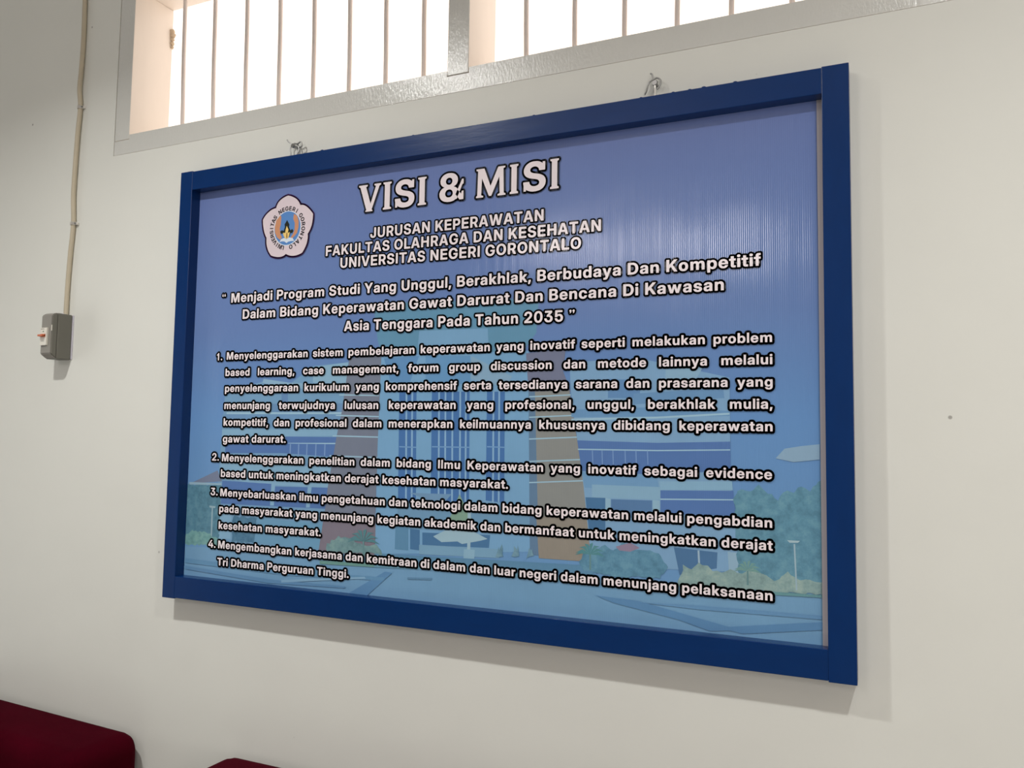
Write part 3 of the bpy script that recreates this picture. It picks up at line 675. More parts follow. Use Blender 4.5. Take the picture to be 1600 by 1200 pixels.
# ------------------------------------------------------------------ lettering
# heavy grotesque letters as outlines, thousandths of an em
GL = {
'&':[[[231,-13],[178,-3],[137,13],[95,38],[64,67],[42,98],[25,136],[18,169],[18,218],[31,263],[53,300],[91,340],[150,386],[108,451],[92,484],[83,514],[80,539],[82,584],[92,624],[105,650],[139,692],[190,724],[242,740],[321,741],[377,727],[427,698],[463,655],[476,627],[485,591],[487,568],[481,526],[460,475],[437,443],[415,421],[350,371],[349,366],[454,246],[466,271],[475,303],[481,355],[611,357],[621,353],[618,289],[606,229],[589,182],[558,126],[663,1],[656,-3],[498,-3],[454,39],[405,13],[341,-8],[304,-13]],[[277,111],[296,112],[334,122],[365,141],[242,281],[233,286],[200,256],[186,233],[180,211],[182,181],[194,153],[218,129],[248,115]],[[265,466],[270,466],[317,499],[337,525],[345,543],[347,569],[339,589],[325,606],[307,615],[278,616],[258,610],[239,593],[229,571],[227,544],[232,521]]],
',':[[[34,-155],[29,-150],[30,-138],[66,120],[76,123],[222,121],[223,111],[151,-152],[142,-155]]],
'.':[[[114,-11],[78,4],[54,30],[42,68],[45,101],[66,135],[89,152],[118,162],[162,160],[190,147],[216,120],[228,89],[226,51],[212,23],[184,-1],[156,-12]]],
'0':[[[284,-15],[213,2],[168,24],[119,65],[79,121],[47,196],[32,266],[25,339],[28,438],[40,507],[63,575],[96,635],[133,678],[175,708],[231,733],[284,743],[363,743],[429,728],[487,697],[537,651],[568,604],[598,531],[611,471],[620,368],[616,296],[601,209],[577,143],[547,92],[503,44],[463,16],[401,-8],[358,-15]],[[308,114],[332,113],[362,121],[387,136],[407,158],[426,190],[440,228],[455,319],[453,429],[446,474],[431,527],[414,560],[388,591],[362,607],[334,615],[309,615],[277,605],[258,592],[233,563],[216,532],[202,491],[192,434],[188,388],[188,341],[195,271],[216,197],[236,160],[259,135],[283,121]]],
'1':[[[210,0],[210,510],[85,445],[85,565],[165,615],[262,729],[355,729],[355,0]]],
'2':[[[59,-3],[53,4],[54,113],[326,345],[388,403],[421,453],[432,503],[423,552],[398,589],[378,604],[357,611],[311,615],[268,601],[234,570],[217,534],[207,475],[56,474],[50,478],[50,501],[57,551],[69,590],[88,627],[111,658],[162,702],[209,726],[259,740],[339,745],[399,738],[458,719],[495,699],[527,673],[546,653],[565,624],[583,582],[592,539],[592,491],[581,438],[556,387],[518,337],[462,282],[285,126],[590,124],[595,118],[594,0],[584,-3]]],
'3':[[[279,-15],[243,-10],[187,8],[138,34],[94,73],[67,111],[50,146],[37,196],[33,239],[42,245],[193,244],[198,240],[207,188],[224,155],[261,124],[296,112],[329,110],[366,119],[393,134],[410,151],[425,176],[433,198],[437,239],[426,282],[405,310],[377,329],[342,340],[319,343],[202,343],[193,349],[194,440],[361,602],[80,604],[75,611],[75,729],[86,733],[563,732],[568,726],[567,612],[380,435],[449,425],[492,409],[535,382],[567,348],[590,307],[603,248],[602,189],[588,138],[564,93],[533,57],[497,29],[459,10],[419,-5],[376,-13]]],
'4':[[[381,-3],[375,4],[374,153],[18,154],[12,161],[12,272],[332,728],[341,732],[496,731],[502,728],[496,717],[192,281],[374,279],[376,455],[386,458],[526,458],[534,455],[536,280],[624,278],[632,275],[633,158],[624,153],[536,152],[535,4],[532,-1]]],
'5':[[[283,-13],[233,-5],[188,11],[153,29],[122,52],[89,87],[59,138],[45,183],[40,224],[49,228],[198,227],[203,224],[217,175],[247,138],[291,115],[336,112],[365,119],[392,134],[421,170],[438,222],[438,261],[433,289],[421,317],[399,347],[367,367],[338,375],[299,373],[258,360],[232,341],[209,303],[202,299],[59,298],[51,302],[73,727],[84,733],[555,732],[560,724],[560,611],[555,604],[227,602],[216,459],[263,483],[321,497],[396,495],[458,476],[508,446],[554,398],[586,339],[602,276],[602,214],[585,144],[556,92],[519,52],[469,18],[411,-5],[359,-13]]],
'8':[[[278,-15],[204,-1],[170,11],[128,33],[104,50],[77,78],[47,128],[37,166],[35,209],[40,244],[55,282],[74,310],[113,346],[150,366],[188,379],[151,395],[122,413],[89,445],[76,467],[64,501],[60,564],[70,607],[89,643],[126,683],[160,706],[198,725],[264,741],[306,745],[379,741],[447,725],[490,704],[518,684],[543,659],[571,615],[580,589],[585,549],[583,516],[572,477],[556,447],[528,418],[499,398],[457,380],[523,351],[549,332],[574,305],[592,276],[603,247],[610,202],[608,169],[594,120],[576,88],[546,55],[500,24],[456,4],[402,-10],[363,-15]],[[315,103],[359,107],[397,124],[425,156],[437,192],[433,237],[414,273],[381,300],[339,313],[288,310],[261,299],[242,286],[216,250],[207,212],[214,168],[235,134],[268,113]],[[305,436],[338,435],[378,449],[402,472],[418,509],[418,548],[406,582],[383,606],[347,621],[308,623],[270,611],[243,588],[227,554],[225,516],[238,478],[263,451]]],
'A':[[[-1,-5],[-6,0],[-3,11],[249,727],[259,732],[462,730],[718,-2],[709,-5],[533,-2],[480,154],[234,155],[227,149],[175,-3]],[[274,285],[438,285],[357,551]]],
'B':[[[49,-3],[43,6],[44,730],[54,733],[389,731],[471,715],[530,684],[567,648],[587,613],[600,568],[600,516],[589,475],[569,440],[537,409],[487,383],[523,371],[568,344],[599,310],[618,272],[628,219],[626,176],[613,124],[594,90],[564,57],[534,35],[492,15],[442,2],[402,-3]],[[212,125],[359,123],[412,139],[436,158],[451,193],[453,222],[441,262],[432,275],[412,292],[372,307],[213,308]],[[212,431],[351,432],[375,438],[400,451],[420,476],[430,508],[428,541],[414,572],[388,594],[351,605],[213,606]]],
'D':[[[49,-3],[43,6],[44,730],[54,733],[314,733],[388,728],[442,716],[480,702],[519,683],[557,657],[606,608],[645,544],[666,487],[680,409],[680,319],[665,236],[634,162],[604,118],[569,82],[525,49],[483,28],[422,7],[354,-3]],[[216,133],[328,132],[397,148],[430,166],[459,193],[487,242],[500,279],[508,344],[507,408],[496,462],[477,509],[455,541],[428,564],[393,582],[329,597],[216,597]]],
'E':[[[49,-3],[43,6],[44,730],[54,733],[585,731],[587,604],[582,598],[216,595],[216,436],[553,434],[558,428],[558,311],[557,304],[549,302],[216,301],[215,139],[219,133],[582,132],[587,126],[586,0],[576,-3]]],
'F':[[[49,-5],[43,4],[44,728],[54,732],[570,729],[572,602],[567,596],[221,595],[215,591],[216,426],[542,424],[547,418],[546,295],[536,292],[216,291],[214,-2],[206,-5]]],
'G':[[[334,-15],[253,2],[191,30],[125,81],[86,128],[53,190],[30,259],[20,338],[23,431],[37,497],[66,569],[99,620],[153,674],[222,715],[271,733],[341,745],[428,743],[486,731],[520,719],[574,691],[608,666],[649,623],[674,586],[693,542],[705,486],[696,482],[537,483],[531,487],[511,535],[487,566],[448,590],[419,600],[398,603],[348,602],[311,591],[288,580],[248,545],[230,520],[214,487],[197,423],[193,391],[197,306],[214,243],[230,210],[249,183],[290,149],[331,132],[359,127],[402,127],[442,135],[475,151],[507,178],[530,214],[541,269],[385,273],[383,384],[391,392],[705,391],[710,384],[708,252],[691,181],[668,133],[626,78],[590,48],[528,13],[464,-8],[416,-15]]],
'H':[[[49,-3],[43,6],[44,730],[54,733],[206,733],[214,730],[216,441],[498,440],[503,444],[504,730],[514,733],[673,731],[674,0],[664,-3],[513,-3],[504,0],[502,303],[221,303],[215,299],[214,0],[206,-3]]],
'I':[[[62,-3],[62,732],[226,732],[226,-3]]],
'J':[[[228,-13],[163,0],[121,20],[88,43],[58,77],[36,117],[25,149],[18,196],[19,270],[28,275],[177,274],[182,269],[182,204],[187,178],[196,158],[210,141],[232,128],[256,122],[287,124],[320,141],[339,168],[348,206],[349,729],[358,733],[515,732],[520,724],[520,191],[505,121],[491,93],[469,62],[437,33],[392,8],[321,-12]]],
'K':[[[49,-3],[43,6],[44,730],[54,733],[206,733],[214,730],[217,419],[483,731],[672,733],[682,731],[682,726],[412,413],[689,0],[679,-3],[497,-1],[299,295],[215,199],[214,0],[206,-3]]],
'L':[[[49,-3],[43,6],[44,729],[52,733],[209,733],[215,724],[216,135],[542,132],[547,126],[546,1],[536,-3]]],
'M':[[[49,-3],[43,6],[45,731],[274,733],[284,730],[396,414],[448,251],[500,419],[609,730],[619,733],[839,733],[849,730],[848,-1],[692,-3],[682,1],[682,471],[640,338],[523,9],[518,-1],[509,-3],[384,-3],[375,1],[257,328],[211,468],[211,1],[202,-3]]],
'N':[[[49,-3],[43,6],[44,730],[54,733],[214,733],[222,730],[510,267],[510,729],[521,733],[680,731],[681,0],[671,-3],[502,-1],[215,461],[215,1],[206,-3]]],
'O':[[[333,-15],[253,2],[191,30],[126,80],[89,123],[54,185],[29,266],[20,336],[23,431],[37,497],[65,567],[109,632],[160,679],[227,717],[283,736],[339,745],[426,743],[494,728],[559,698],[613,658],[659,605],[697,535],[718,467],[728,371],[725,304],[711,234],[679,156],[646,107],[598,59],[549,26],[472,-5],[411,-15]],[[368,126],[404,128],[440,139],[477,161],[502,187],[524,220],[541,263],[550,299],[555,349],[553,404],[546,447],[531,495],[514,527],[480,566],[457,582],[419,598],[391,603],[356,603],[309,591],[278,574],[256,555],[225,512],[210,479],[198,434],[193,392],[193,338],[200,286],[213,245],[233,205],[262,169],[298,144],[328,132]]],
'P':[[[49,-5],[43,4],[44,728],[54,732],[382,731],[462,715],[525,682],[566,645],[587,615],[603,582],[615,538],[618,473],[613,431],[596,380],[576,347],[547,314],[513,289],[478,271],[439,257],[378,247],[216,246],[214,-2],[206,-5]],[[216,381],[353,382],[394,394],[415,408],[441,443],[450,483],[445,526],[427,558],[397,583],[363,595],[336,598],[216,598]]],
'R':[[[49,-3],[43,6],[44,730],[54,733],[389,731],[467,715],[530,682],[571,645],[601,598],[620,534],[621,459],[608,403],[582,355],[548,318],[495,281],[637,0],[628,-3],[458,-1],[329,250],[221,252],[215,248],[214,0],[206,-3]],[[216,381],[348,380],[383,388],[422,409],[445,444],[453,474],[451,517],[432,558],[405,581],[364,596],[328,600],[216,599]]],
'S':[[[283,-15],[226,-6],[176,9],[141,25],[100,54],[66,92],[44,130],[27,189],[24,240],[34,243],[185,242],[190,239],[201,187],[228,149],[266,127],[318,117],[349,117],[386,124],[409,132],[429,145],[449,168],[456,186],[458,212],[452,233],[432,259],[402,276],[354,291],[196,329],[141,353],[103,378],[69,413],[48,455],[38,494],[38,544],[49,591],[73,637],[111,678],[153,706],[198,726],[252,740],[306,745],[386,741],[441,730],[483,712],[522,689],[551,663],[577,628],[595,594],[606,552],[611,505],[602,502],[454,502],[449,506],[445,532],[434,558],[412,584],[393,597],[369,606],[344,611],[309,612],[265,601],[228,576],[216,557],[210,538],[214,502],[228,482],[262,461],[309,445],[461,410],[502,394],[558,362],[592,330],[616,290],[628,239],[628,189],[618,141],[597,98],[563,57],[524,29],[474,5],[424,-8],[372,-15]]],
'T':[[[238,-3],[232,6],[231,595],[15,599],[12,604],[12,729],[22,733],[619,732],[623,724],[623,604],[620,599],[404,595],[403,1],[394,-3]]],
'U':[[[309,-15],[263,-8],[216,5],[148,41],[96,90],[70,130],[55,164],[42,238],[42,729],[52,733],[201,733],[210,729],[210,262],[215,224],[233,185],[263,151],[285,138],[309,129],[336,123],[366,123],[412,134],[445,154],[471,183],[490,226],[493,249],[494,729],[503,733],[658,732],[663,724],[663,248],[658,198],[641,143],[621,107],[588,68],[543,33],[502,11],[462,-3],[409,-13]]],
'V':[[[254,-3],[248,2],[239,28],[-6,730],[2,733],[167,733],[179,728],[357,180],[415,377],[529,729],[539,733],[709,731],[711,726],[705,706],[462,2],[452,-3]]],
'W':[[[194,-3],[185,11],[-5,731],[164,733],[176,728],[290,235],[413,731],[576,733],[586,730],[706,237],[821,730],[829,733],[992,733],[1002,730],[807,-1],[629,-3],[618,2],[498,462],[379,0],[369,-3]]],
'Y':[[[269,-3],[263,4],[263,272],[-5,730],[4,733],[187,731],[349,445],[505,731],[694,731],[691,720],[432,272],[431,0],[423,-3]]],
'a':[[[174,-11],[138,-5],[96,12],[67,32],[41,63],[25,101],[20,137],[22,174],[31,208],[54,245],[91,274],[124,290],[158,300],[298,318],[332,327],[346,340],[348,369],[337,392],[322,405],[297,415],[266,417],[235,409],[212,394],[199,375],[194,355],[187,350],[44,350],[37,358],[53,420],[85,467],[113,491],[152,511],[194,525],[241,532],[319,532],[377,521],[415,507],[453,484],[479,458],[496,432],[510,388],[513,356],[513,1],[504,-3],[356,-3],[350,2],[348,40],[314,12],[271,-6],[239,-12]],[[233,98],[262,97],[296,105],[330,131],[348,169],[349,229],[236,208],[212,199],[192,184],[180,159],[184,128],[205,106]]],
'b':[[[314,-13],[283,-6],[252,6],[206,43],[203,2],[197,-3],[49,-3],[40,1],[40,724],[46,733],[196,733],[204,730],[206,478],[251,511],[298,528],[374,532],[412,525],[462,503],[497,478],[534,433],[563,374],[575,328],[580,288],[578,214],[565,149],[536,87],[508,51],[489,33],[438,3],[378,-13]],[[300,112],[316,112],[344,119],[375,139],[401,183],[413,239],[410,304],[393,354],[377,377],[362,391],[342,401],[319,407],[298,407],[271,400],[237,376],[209,327],[198,268],[202,218],[210,188],[224,160],[258,126]]],
'c':[[[249,-15],[193,-3],[145,19],[101,50],[66,90],[41,135],[23,191],[18,229],[22,316],[35,367],[58,413],[80,444],[109,473],[138,494],[179,515],[238,530],[319,532],[346,528],[391,516],[427,500],[458,479],[488,452],[511,420],[524,393],[536,354],[540,325],[531,320],[384,320],[379,325],[372,350],[357,377],[334,396],[319,403],[289,408],[250,399],[231,387],[213,367],[198,338],[189,309],[185,231],[192,194],[203,167],[218,143],[238,124],[266,112],[288,109],[327,117],[350,132],[365,154],[379,194],[384,198],[534,198],[540,191],[537,162],[522,118],[502,83],[467,44],[445,28],[408,8],[364,-8],[321,-15]]],
'd':[[[218,-13],[163,1],[113,29],[69,75],[41,127],[25,178],[18,226],[20,309],[29,354],[41,390],[69,442],[106,482],[142,507],[191,526],[226,532],[301,528],[355,506],[390,479],[393,730],[402,733],[552,732],[557,724],[556,1],[548,-3],[399,-3],[393,2],[391,43],[353,11],[309,-8],[279,-13]],[[278,112],[321,117],[359,142],[382,177],[393,206],[398,239],[397,296],[388,329],[376,354],[350,386],[332,397],[299,407],[278,407],[255,401],[232,387],[218,373],[194,330],[185,286],[187,219],[197,181],[208,159],[237,128],[258,117]]],
'e':[[[249,-15],[203,-6],[150,15],[101,50],[66,90],[36,148],[22,201],[18,229],[22,316],[34,362],[59,415],[82,447],[130,489],[177,514],[223,528],[249,532],[329,530],[367,521],[415,501],[454,475],[492,435],[519,391],[535,349],[545,294],[546,223],[536,218],[182,218],[180,209],[184,188],[195,156],[212,132],[236,114],[264,104],[291,100],[326,105],[353,118],[374,137],[388,163],[393,166],[531,167],[538,164],[540,158],[527,118],[501,75],[470,44],[437,22],[396,2],[346,-12],[321,-15]],[[182,320],[388,321],[372,366],[351,392],[322,408],[284,415],[242,406],[213,387],[189,350]]],
'f':[[[98,-3],[92,6],[91,398],[8,400],[-1,403],[-1,515],[8,520],[91,521],[92,604],[99,639],[119,678],[151,706],[194,725],[234,731],[356,731],[362,724],[361,615],[276,606],[264,594],[257,571],[258,521],[353,520],[361,517],[362,409],[361,403],[354,400],[257,399],[256,1],[248,-3]]],
'g':[[[251,-215],[176,-200],[112,-166],[87,-142],[65,-112],[49,-72],[44,-45],[52,-40],[196,-40],[202,-43],[218,-72],[247,-92],[289,-102],[329,-96],[361,-80],[384,-47],[393,-9],[393,50],[358,23],[327,7],[286,-3],[234,-5],[196,0],[162,11],[127,29],[92,57],[71,82],[46,123],[29,169],[20,212],[20,311],[41,390],[71,443],[100,476],[135,501],[184,523],[221,530],[279,530],[302,526],[352,506],[391,475],[393,514],[399,520],[552,519],[557,511],[557,-9],[551,-47],[536,-95],[511,-135],[487,-159],[435,-191],[389,-206],[351,-213]],[[273,121],[317,124],[337,132],[358,148],[384,187],[398,244],[395,309],[386,337],[371,365],[335,396],[291,408],[246,398],[217,374],[197,341],[185,289],[187,224],[201,177],[227,143],[250,128]]],
'h':[[[46,-3],[40,6],[40,728],[49,733],[199,733],[205,726],[205,471],[247,504],[289,523],[324,530],[384,530],[425,521],[473,496],[504,465],[526,428],[536,399],[545,342],[545,2],[534,-3],[389,-3],[381,0],[380,306],[376,332],[366,359],[347,382],[327,393],[293,398],[263,392],[237,377],[222,359],[210,331],[205,293],[204,0],[196,-3]]],
'i':[[[46,-3],[40,6],[40,515],[49,520],[199,520],[205,511],[205,1],[196,-3]],[[99,579],[60,596],[38,622],[30,646],[30,672],[36,692],[60,721],[91,736],[129,740],[168,731],[199,707],[211,687],[215,648],[209,627],[188,599],[163,584],[144,578]]],
'j':[[[-41,-208],[-47,-201],[-46,-91],[-39,-87],[2,-87],[20,-81],[32,-69],[40,-44],[40,515],[49,520],[201,520],[207,511],[207,-51],[198,-104],[186,-132],[169,-157],[143,-179],[115,-194],[56,-208]],[[113,577],[76,586],[45,611],[32,638],[30,669],[36,690],[46,707],[70,726],[101,738],[144,738],[170,730],[202,703],[215,674],[215,643],[202,613],[178,591],[147,579]]],
'k':[[[46,-3],[40,6],[40,728],[49,733],[199,733],[205,726],[206,344],[369,519],[546,520],[555,517],[356,293],[566,1],[556,-3],[380,-1],[234,194],[205,161],[204,0],[196,-3]]],
'l':[[[48,-3],[48,732],[203,732],[203,-3]]],
'm':[[[46,-3],[40,6],[40,511],[43,518],[194,520],[200,514],[202,465],[233,496],[276,520],[329,532],[378,530],[416,520],[443,506],[479,475],[496,452],[530,489],[575,516],[626,530],[676,532],[724,523],[760,506],[787,488],[818,449],[835,411],[843,359],[843,6],[840,-1],[689,-3],[679,0],[676,338],[665,369],[652,386],[637,396],[609,403],[581,401],[553,387],[537,369],[524,334],[521,0],[511,-3],[363,-1],[360,342],[348,370],[332,389],[306,401],[279,403],[248,393],[227,375],[216,357],[207,326],[204,0],[196,-3]]],
'n':[[[46,-3],[40,6],[41,517],[49,520],[197,520],[203,514],[205,469],[249,505],[289,523],[324,530],[382,530],[412,525],[453,509],[482,488],[509,458],[526,428],[543,363],[544,0],[534,-3],[389,-3],[381,0],[380,306],[376,332],[366,359],[347,382],[327,393],[293,398],[263,392],[237,377],[222,359],[210,331],[205,293],[204,0],[196,-3]]],
'o':[[[253,-15],[206,-6],[143,20],[108,45],[68,88],[41,135],[24,189],[18,229],[22,316],[35,367],[61,418],[103,468],[137,492],[181,515],[231,528],[258,532],[351,528],[397,516],[447,491],[490,456],[521,417],[545,369],[558,319],[563,272],[558,197],[547,155],[524,105],[492,63],[450,28],[413,8],[361,-10],[324,-15]],[[277,111],[301,110],[322,115],[358,139],[383,179],[391,206],[397,246],[391,311],[373,357],[345,389],[322,401],[299,407],[279,407],[253,399],[233,387],[218,372],[197,336],[185,284],[187,219],[205,164],[233,129],[253,118]]],
'p':[[[46,-208],[40,-199],[41,517],[49,520],[197,520],[203,514],[205,477],[255,512],[318,530],[376,530],[407,525],[465,500],[513,460],[537,427],[561,377],[575,326],[580,283],[577,199],[560,133],[541,95],[508,49],[475,21],[438,1],[391,-13],[318,-15],[289,-10],[246,9],[206,41],[204,-205],[196,-208]],[[300,111],[316,110],[344,117],[375,138],[401,181],[413,239],[410,304],[391,357],[378,375],[355,393],[332,403],[309,406],[273,399],[252,387],[234,372],[209,326],[198,268],[202,216],[210,186],[224,158],[258,124]]],
'r':[[[46,-3],[40,6],[41,517],[49,520],[194,520],[200,514],[202,477],[227,501],[263,518],[289,523],[367,521],[370,514],[369,397],[361,393],[289,393],[262,386],[231,363],[210,322],[205,284],[204,0],[196,-3]]],
's':[[[224,-16],[181,-10],[148,0],[111,17],[79,38],[53,65],[33,96],[22,124],[16,163],[24,167],[172,166],[179,160],[190,128],[203,113],[221,102],[251,95],[291,97],[322,111],[336,134],[334,160],[323,174],[304,185],[159,215],[125,228],[90,246],[56,277],[38,308],[28,341],[28,388],[39,425],[61,460],[93,489],[127,507],[173,523],[218,530],[321,526],[376,511],[408,495],[452,458],[468,437],[483,406],[490,378],[491,352],[483,348],[343,349],[337,353],[327,386],[315,401],[293,414],[266,420],[233,416],[206,402],[194,381],[196,353],[207,339],[226,329],[377,296],[417,282],[455,261],[477,240],[496,207],[505,162],[502,124],[491,92],[474,65],[452,41],[416,16],[386,2],[329,-13],[303,-17]]],
't':[[[223,-3],[184,4],[142,21],[127,32],[105,58],[92,89],[87,123],[86,399],[8,400],[-2,406],[-1,517],[8,520],[86,521],[87,654],[94,662],[250,660],[253,654],[254,521],[349,520],[358,514],[357,403],[349,400],[258,400],[253,394],[254,143],[261,127],[276,119],[349,117],[357,113],[358,1],[349,-3]]],
'u':[[[199,-13],[152,-1],[108,24],[78,57],[52,108],[40,174],[41,518],[51,522],[196,522],[204,518],[205,221],[209,186],[220,156],[237,136],[264,122],[293,118],[326,125],[349,140],[364,159],[376,193],[380,221],[381,518],[391,522],[542,520],[545,513],[544,0],[536,-3],[388,-3],[382,2],[379,48],[347,18],[307,-3],[262,-13]]],
'v':[[[191,-3],[182,9],[-4,517],[6,520],[159,520],[167,517],[279,182],[388,515],[399,520],[557,517],[550,489],[367,0],[359,-3]]],
'w':[[[159,-3],[150,9],[-3,517],[156,520],[167,515],[248,199],[336,518],[474,520],[484,517],[570,199],[649,517],[658,520],[812,520],[822,517],[663,-1],[504,-3],[494,0],[409,293],[323,1],[314,-3]]],
'y':[[[59,-208],[53,-201],[54,-90],[62,-87],[134,-87],[155,-79],[172,-53],[193,2],[-4,517],[6,520],[159,520],[167,517],[278,191],[388,516],[399,520],[557,517],[555,503],[331,-84],[302,-140],[265,-179],[216,-203],[188,-208]]],
'“':[[[269,624],[254,613],[243,598],[235,581],[233,562],[235,543],[243,526],[254,511],[269,500],[286,492],[305,490],[324,492],[341,500],[356,511],[367,526],[375,543],[377,562],[375,581],[367,598],[360,605],[330,637],[328,672],[355,712],[340,727],[285,697],[250,647]],[[64,624],[49,613],[38,598],[30,581],[28,562],[30,543],[38,526],[49,511],[64,500],[81,492],[100,490],[119,492],[136,500],[151,511],[162,526],[170,543],[172,562],[170,581],[162,598],[155,605],[125,637],[123,672],[150,712],[135,727],[80,697],[45,647]]],
'”':[[[131,593],[146,604],[157,619],[165,636],[167,655],[165,674],[157,691],[146,706],[131,717],[114,725],[95,727],[76,725],[59,717],[44,706],[33,691],[25,674],[23,655],[25,636],[33,619],[40,612],[70,580],[72,545],[45,505],[60,490],[115,520],[150,570]],[[336,593],[351,604],[362,619],[370,636],[372,655],[370,674],[362,691],[351,706],[336,717],[319,725],[300,727],[281,725],[264,717],[249,706],[238,691],[230,674],[228,655],[230,636],[238,619],[245,612],[275,580],[277,545],[250,505],[265,490],[320,520],[355,570]]]
}
ADV = {'&': 0.647, ',': 0.269, '.': 0.269, '0': 0.645, '1': 0.5, '2': 0.645, '3': 0.645, '4': 0.645, '5': 0.645, '8': 0.645, 'A': 0.713, 'B': 0.645, 'D': 0.701, 'E': 0.608, 'F': 0.582, 'G': 0.736, 'H': 0.718, 'I': 0.286, 'J': 0.562, 'K': 0.686, 'L': 0.557, 'M': 0.894, 'N': 0.725, 'O': 0.748, 'P': 0.631, 'R': 0.65, 'S': 0.652, 'T': 0.635, 'U': 0.704, 'V': 0.706, 'W': 0.997, 'Y': 0.69, 'a': 0.553, 'b': 0.598, 'c': 0.555, 'd': 0.598, 'e': 0.562, 'f': 0.371, 'g': 0.598, 'h': 0.585, 'i': 0.246, 'j': 0.246, 'k': 0.55, 'l': 0.25, 'm': 0.884, 'n': 0.585, 'o': 0.581, 'p': 0.598, 'r': 0.373, 's': 0.52, 't': 0.369, 'u': 0.585, 'v': 0.554, 'w': 0.818, 'y': 0.554, '“': 0.42, '”': 0.42, ' ': 0.269}
NARROW = 0.915     # letters drawn a little narrower than their set width
INK = [M['ink_black'], M['ink_white']]
def set_glyph(bm, ch, x, z, size, xs, slope, w):
    """one letter with its black border"""
    loops = [[(x + (ADV[ch] * 1000 * (1 - NARROW) / 2 + p[0] * NARROW) * size * xs / 1000, z + p[1] * size / 1000 + slope * (p[0] * size * xs / 1000)) for p in l] for l in GL[ch]]
    stroke(bm, loops, w, YT, 0)
    poly(bm, loops, YT - 2e-5, 1)
YT = -0.0142
def set_line(bm, text, x0, z0, x1, z1, cap, xs, w):
    size = cap / 0.729
    nat = sum(ADV[c] for c in text) * size
    lsb = min(p[0] for l in GL[text[0]] for p in l) * size / 1000
    rsb = (ADV[text[-1]] - max(p[0] for l in GL[text[-1]] for p in l) / 1000) * size
    gap = 0.0
    slope = 0.0
    if x1 is not None:
        slope = (z1 - z0) / (x1 - x0)
        if xs:
            gap = ((x1 - x0) - (nat - lsb - rsb) * xs) / max(1, text.count(' '))
        else:
            xs = (x1 - x0) / (nat - lsb - rsb)
    x = x0 - lsb * xs
    for c in text:
        if c != ' ':
            set_glyph(bm, c, x, z0 + slope * (x - x0), size, xs, slope, w)
        x += ADV[c] * size * xs + (gap if c == ' ' else 0.0)

BLOCKS = [
('heading_lettering', 0.0031, 'three lines of white capitals under the title', [('JURUSAN KEPERAWATAN', 0.5378, 2.0113, 0.9449, 2.0096, 0.0225, 0), ('FAKULTAS OLAHRAGA DAN KESEHATAN', 0.4208, 1.9812, 1.0627, 1.9775, 0.0225, 0), ('UNIVERSITAS NEGERI GORONTALO', 0.4609, 1.9514, 1.0232, 1.9471, 0.0225, 0)]),
('vision_lettering', 0.0036, 'three centred lines of white quoted lettering', [('“', 0.1232, 1.8927, None, None, 0.0221, 1.13), ('Menjadi Program Studi Yang Unggul, Berakhlak, Berbudaya Dan Kompetitif', 0.1506, 1.8919, 1.3542, 1.8887, 0.0221, 0), ('Dalam Bidang Keperawatan Gawat Darurat Dan Bencana Di Kawasan', 0.1877, 1.8517, 1.2912, 1.8493, 0.0221, 0), ('Asia Tenggara Pada Tahun 2035', 0.4758, 1.8109, 0.9878, 1.8078, 0.0221, 0), ('”', 0.9993, 1.8078, None, None, 0.0221, 1.13)]),
('mission_lettering', 0.0042, 'first numbered paragraph of white lettering', [('1.', 0.1146, 1.7565, None, None, 0.0174, 1.125), ('Menyelenggarakan sistem pembelajaran keperawatan yang inovatif seperti melakukan problem', 0.1442, 1.7573, 1.3726, 1.7541, 0.0174, 1.125), ('based learning, case management, forum group discussion dan metode lainnya melalui', 0.1427, 1.7188, 1.3723, 1.7158, 0.0174, 1.125), ('penyelenggaraan kurikulum yang komprehensif serta tersedianya sarana dan prasarana yang', 0.1433, 1.6816, 1.3726, 1.6773, 0.0174, 1.125), ('menunjang terwujudnya lulusan keperawatan yang profesional, unggul, berakhlak mulia,', 0.143, 1.6415, 1.3718, 1.6391, 0.0174, 1.125), ('kompetitif, dan profesional dalam menerapkan keilmuannya khususnya dibidang keperawatan', 0.143, 1.6027, 1.372, 1.6006, 0.0174, 1.125), ('gawat darurat.', 0.1427, 1.5638, 0.3279, 1.5655, 0.0174, 0)]),
('mission_lettering', 0.0042, 'second numbered paragraph of white lettering', [('2.', 0.112, 1.5211, None, None, 0.0174, 1.125), ('Menyelenggarakan penelitian dalam bidang Ilmu Keperawatan yang inovatif sebagai evidence', 0.1421, 1.5201, 1.3707, 1.519, 0.0174, 1.125), ('based untuk meningkatkan derajat kesehatan masyarakat.', 0.1411, 1.484, 0.8767, 1.4843, 0.0174, 0)]),
('mission_lettering', 0.0042, 'third numbered paragraph of white lettering', [('3.', 0.1121, 1.4406, None, None, 0.0174, 1.125), ('Menyebarluaskan ilmu pengetahuan dan teknologi dalam bidang keperawatan melalui pengabdian', 0.1414, 1.4397, 1.3702, 1.4374, 0.0174, 0), ('pada masyarakat yang menunjang kegiatan akademik dan bermanfaat untuk meningkatkan derajat', 0.1406, 1.4031, 1.3706, 1.3992, 0.0174, 0), ('kesehatan masyarakat.', 0.1407, 1.3646, 0.4323, 1.3651, 0.0174, 0)]),
('mission_lettering', 0.0042, 'fourth numbered paragraph of white lettering, lowest on the sheet', [('4.', 0.1114, 1.3203, None, None, 0.0174, 1.125), ('Mengembangkan kerjasama dan kemitraan di dalam dan luar negeri dalam menunjang pelaksanaan', 0.1412, 1.3204, 1.37, 1.3156, 0.0174, 0), ('Tri Dharma Perguruan Tinggi.', 0.1408, 1.2813, 0.5084, 1.2825, 0.0174, 0)])
]
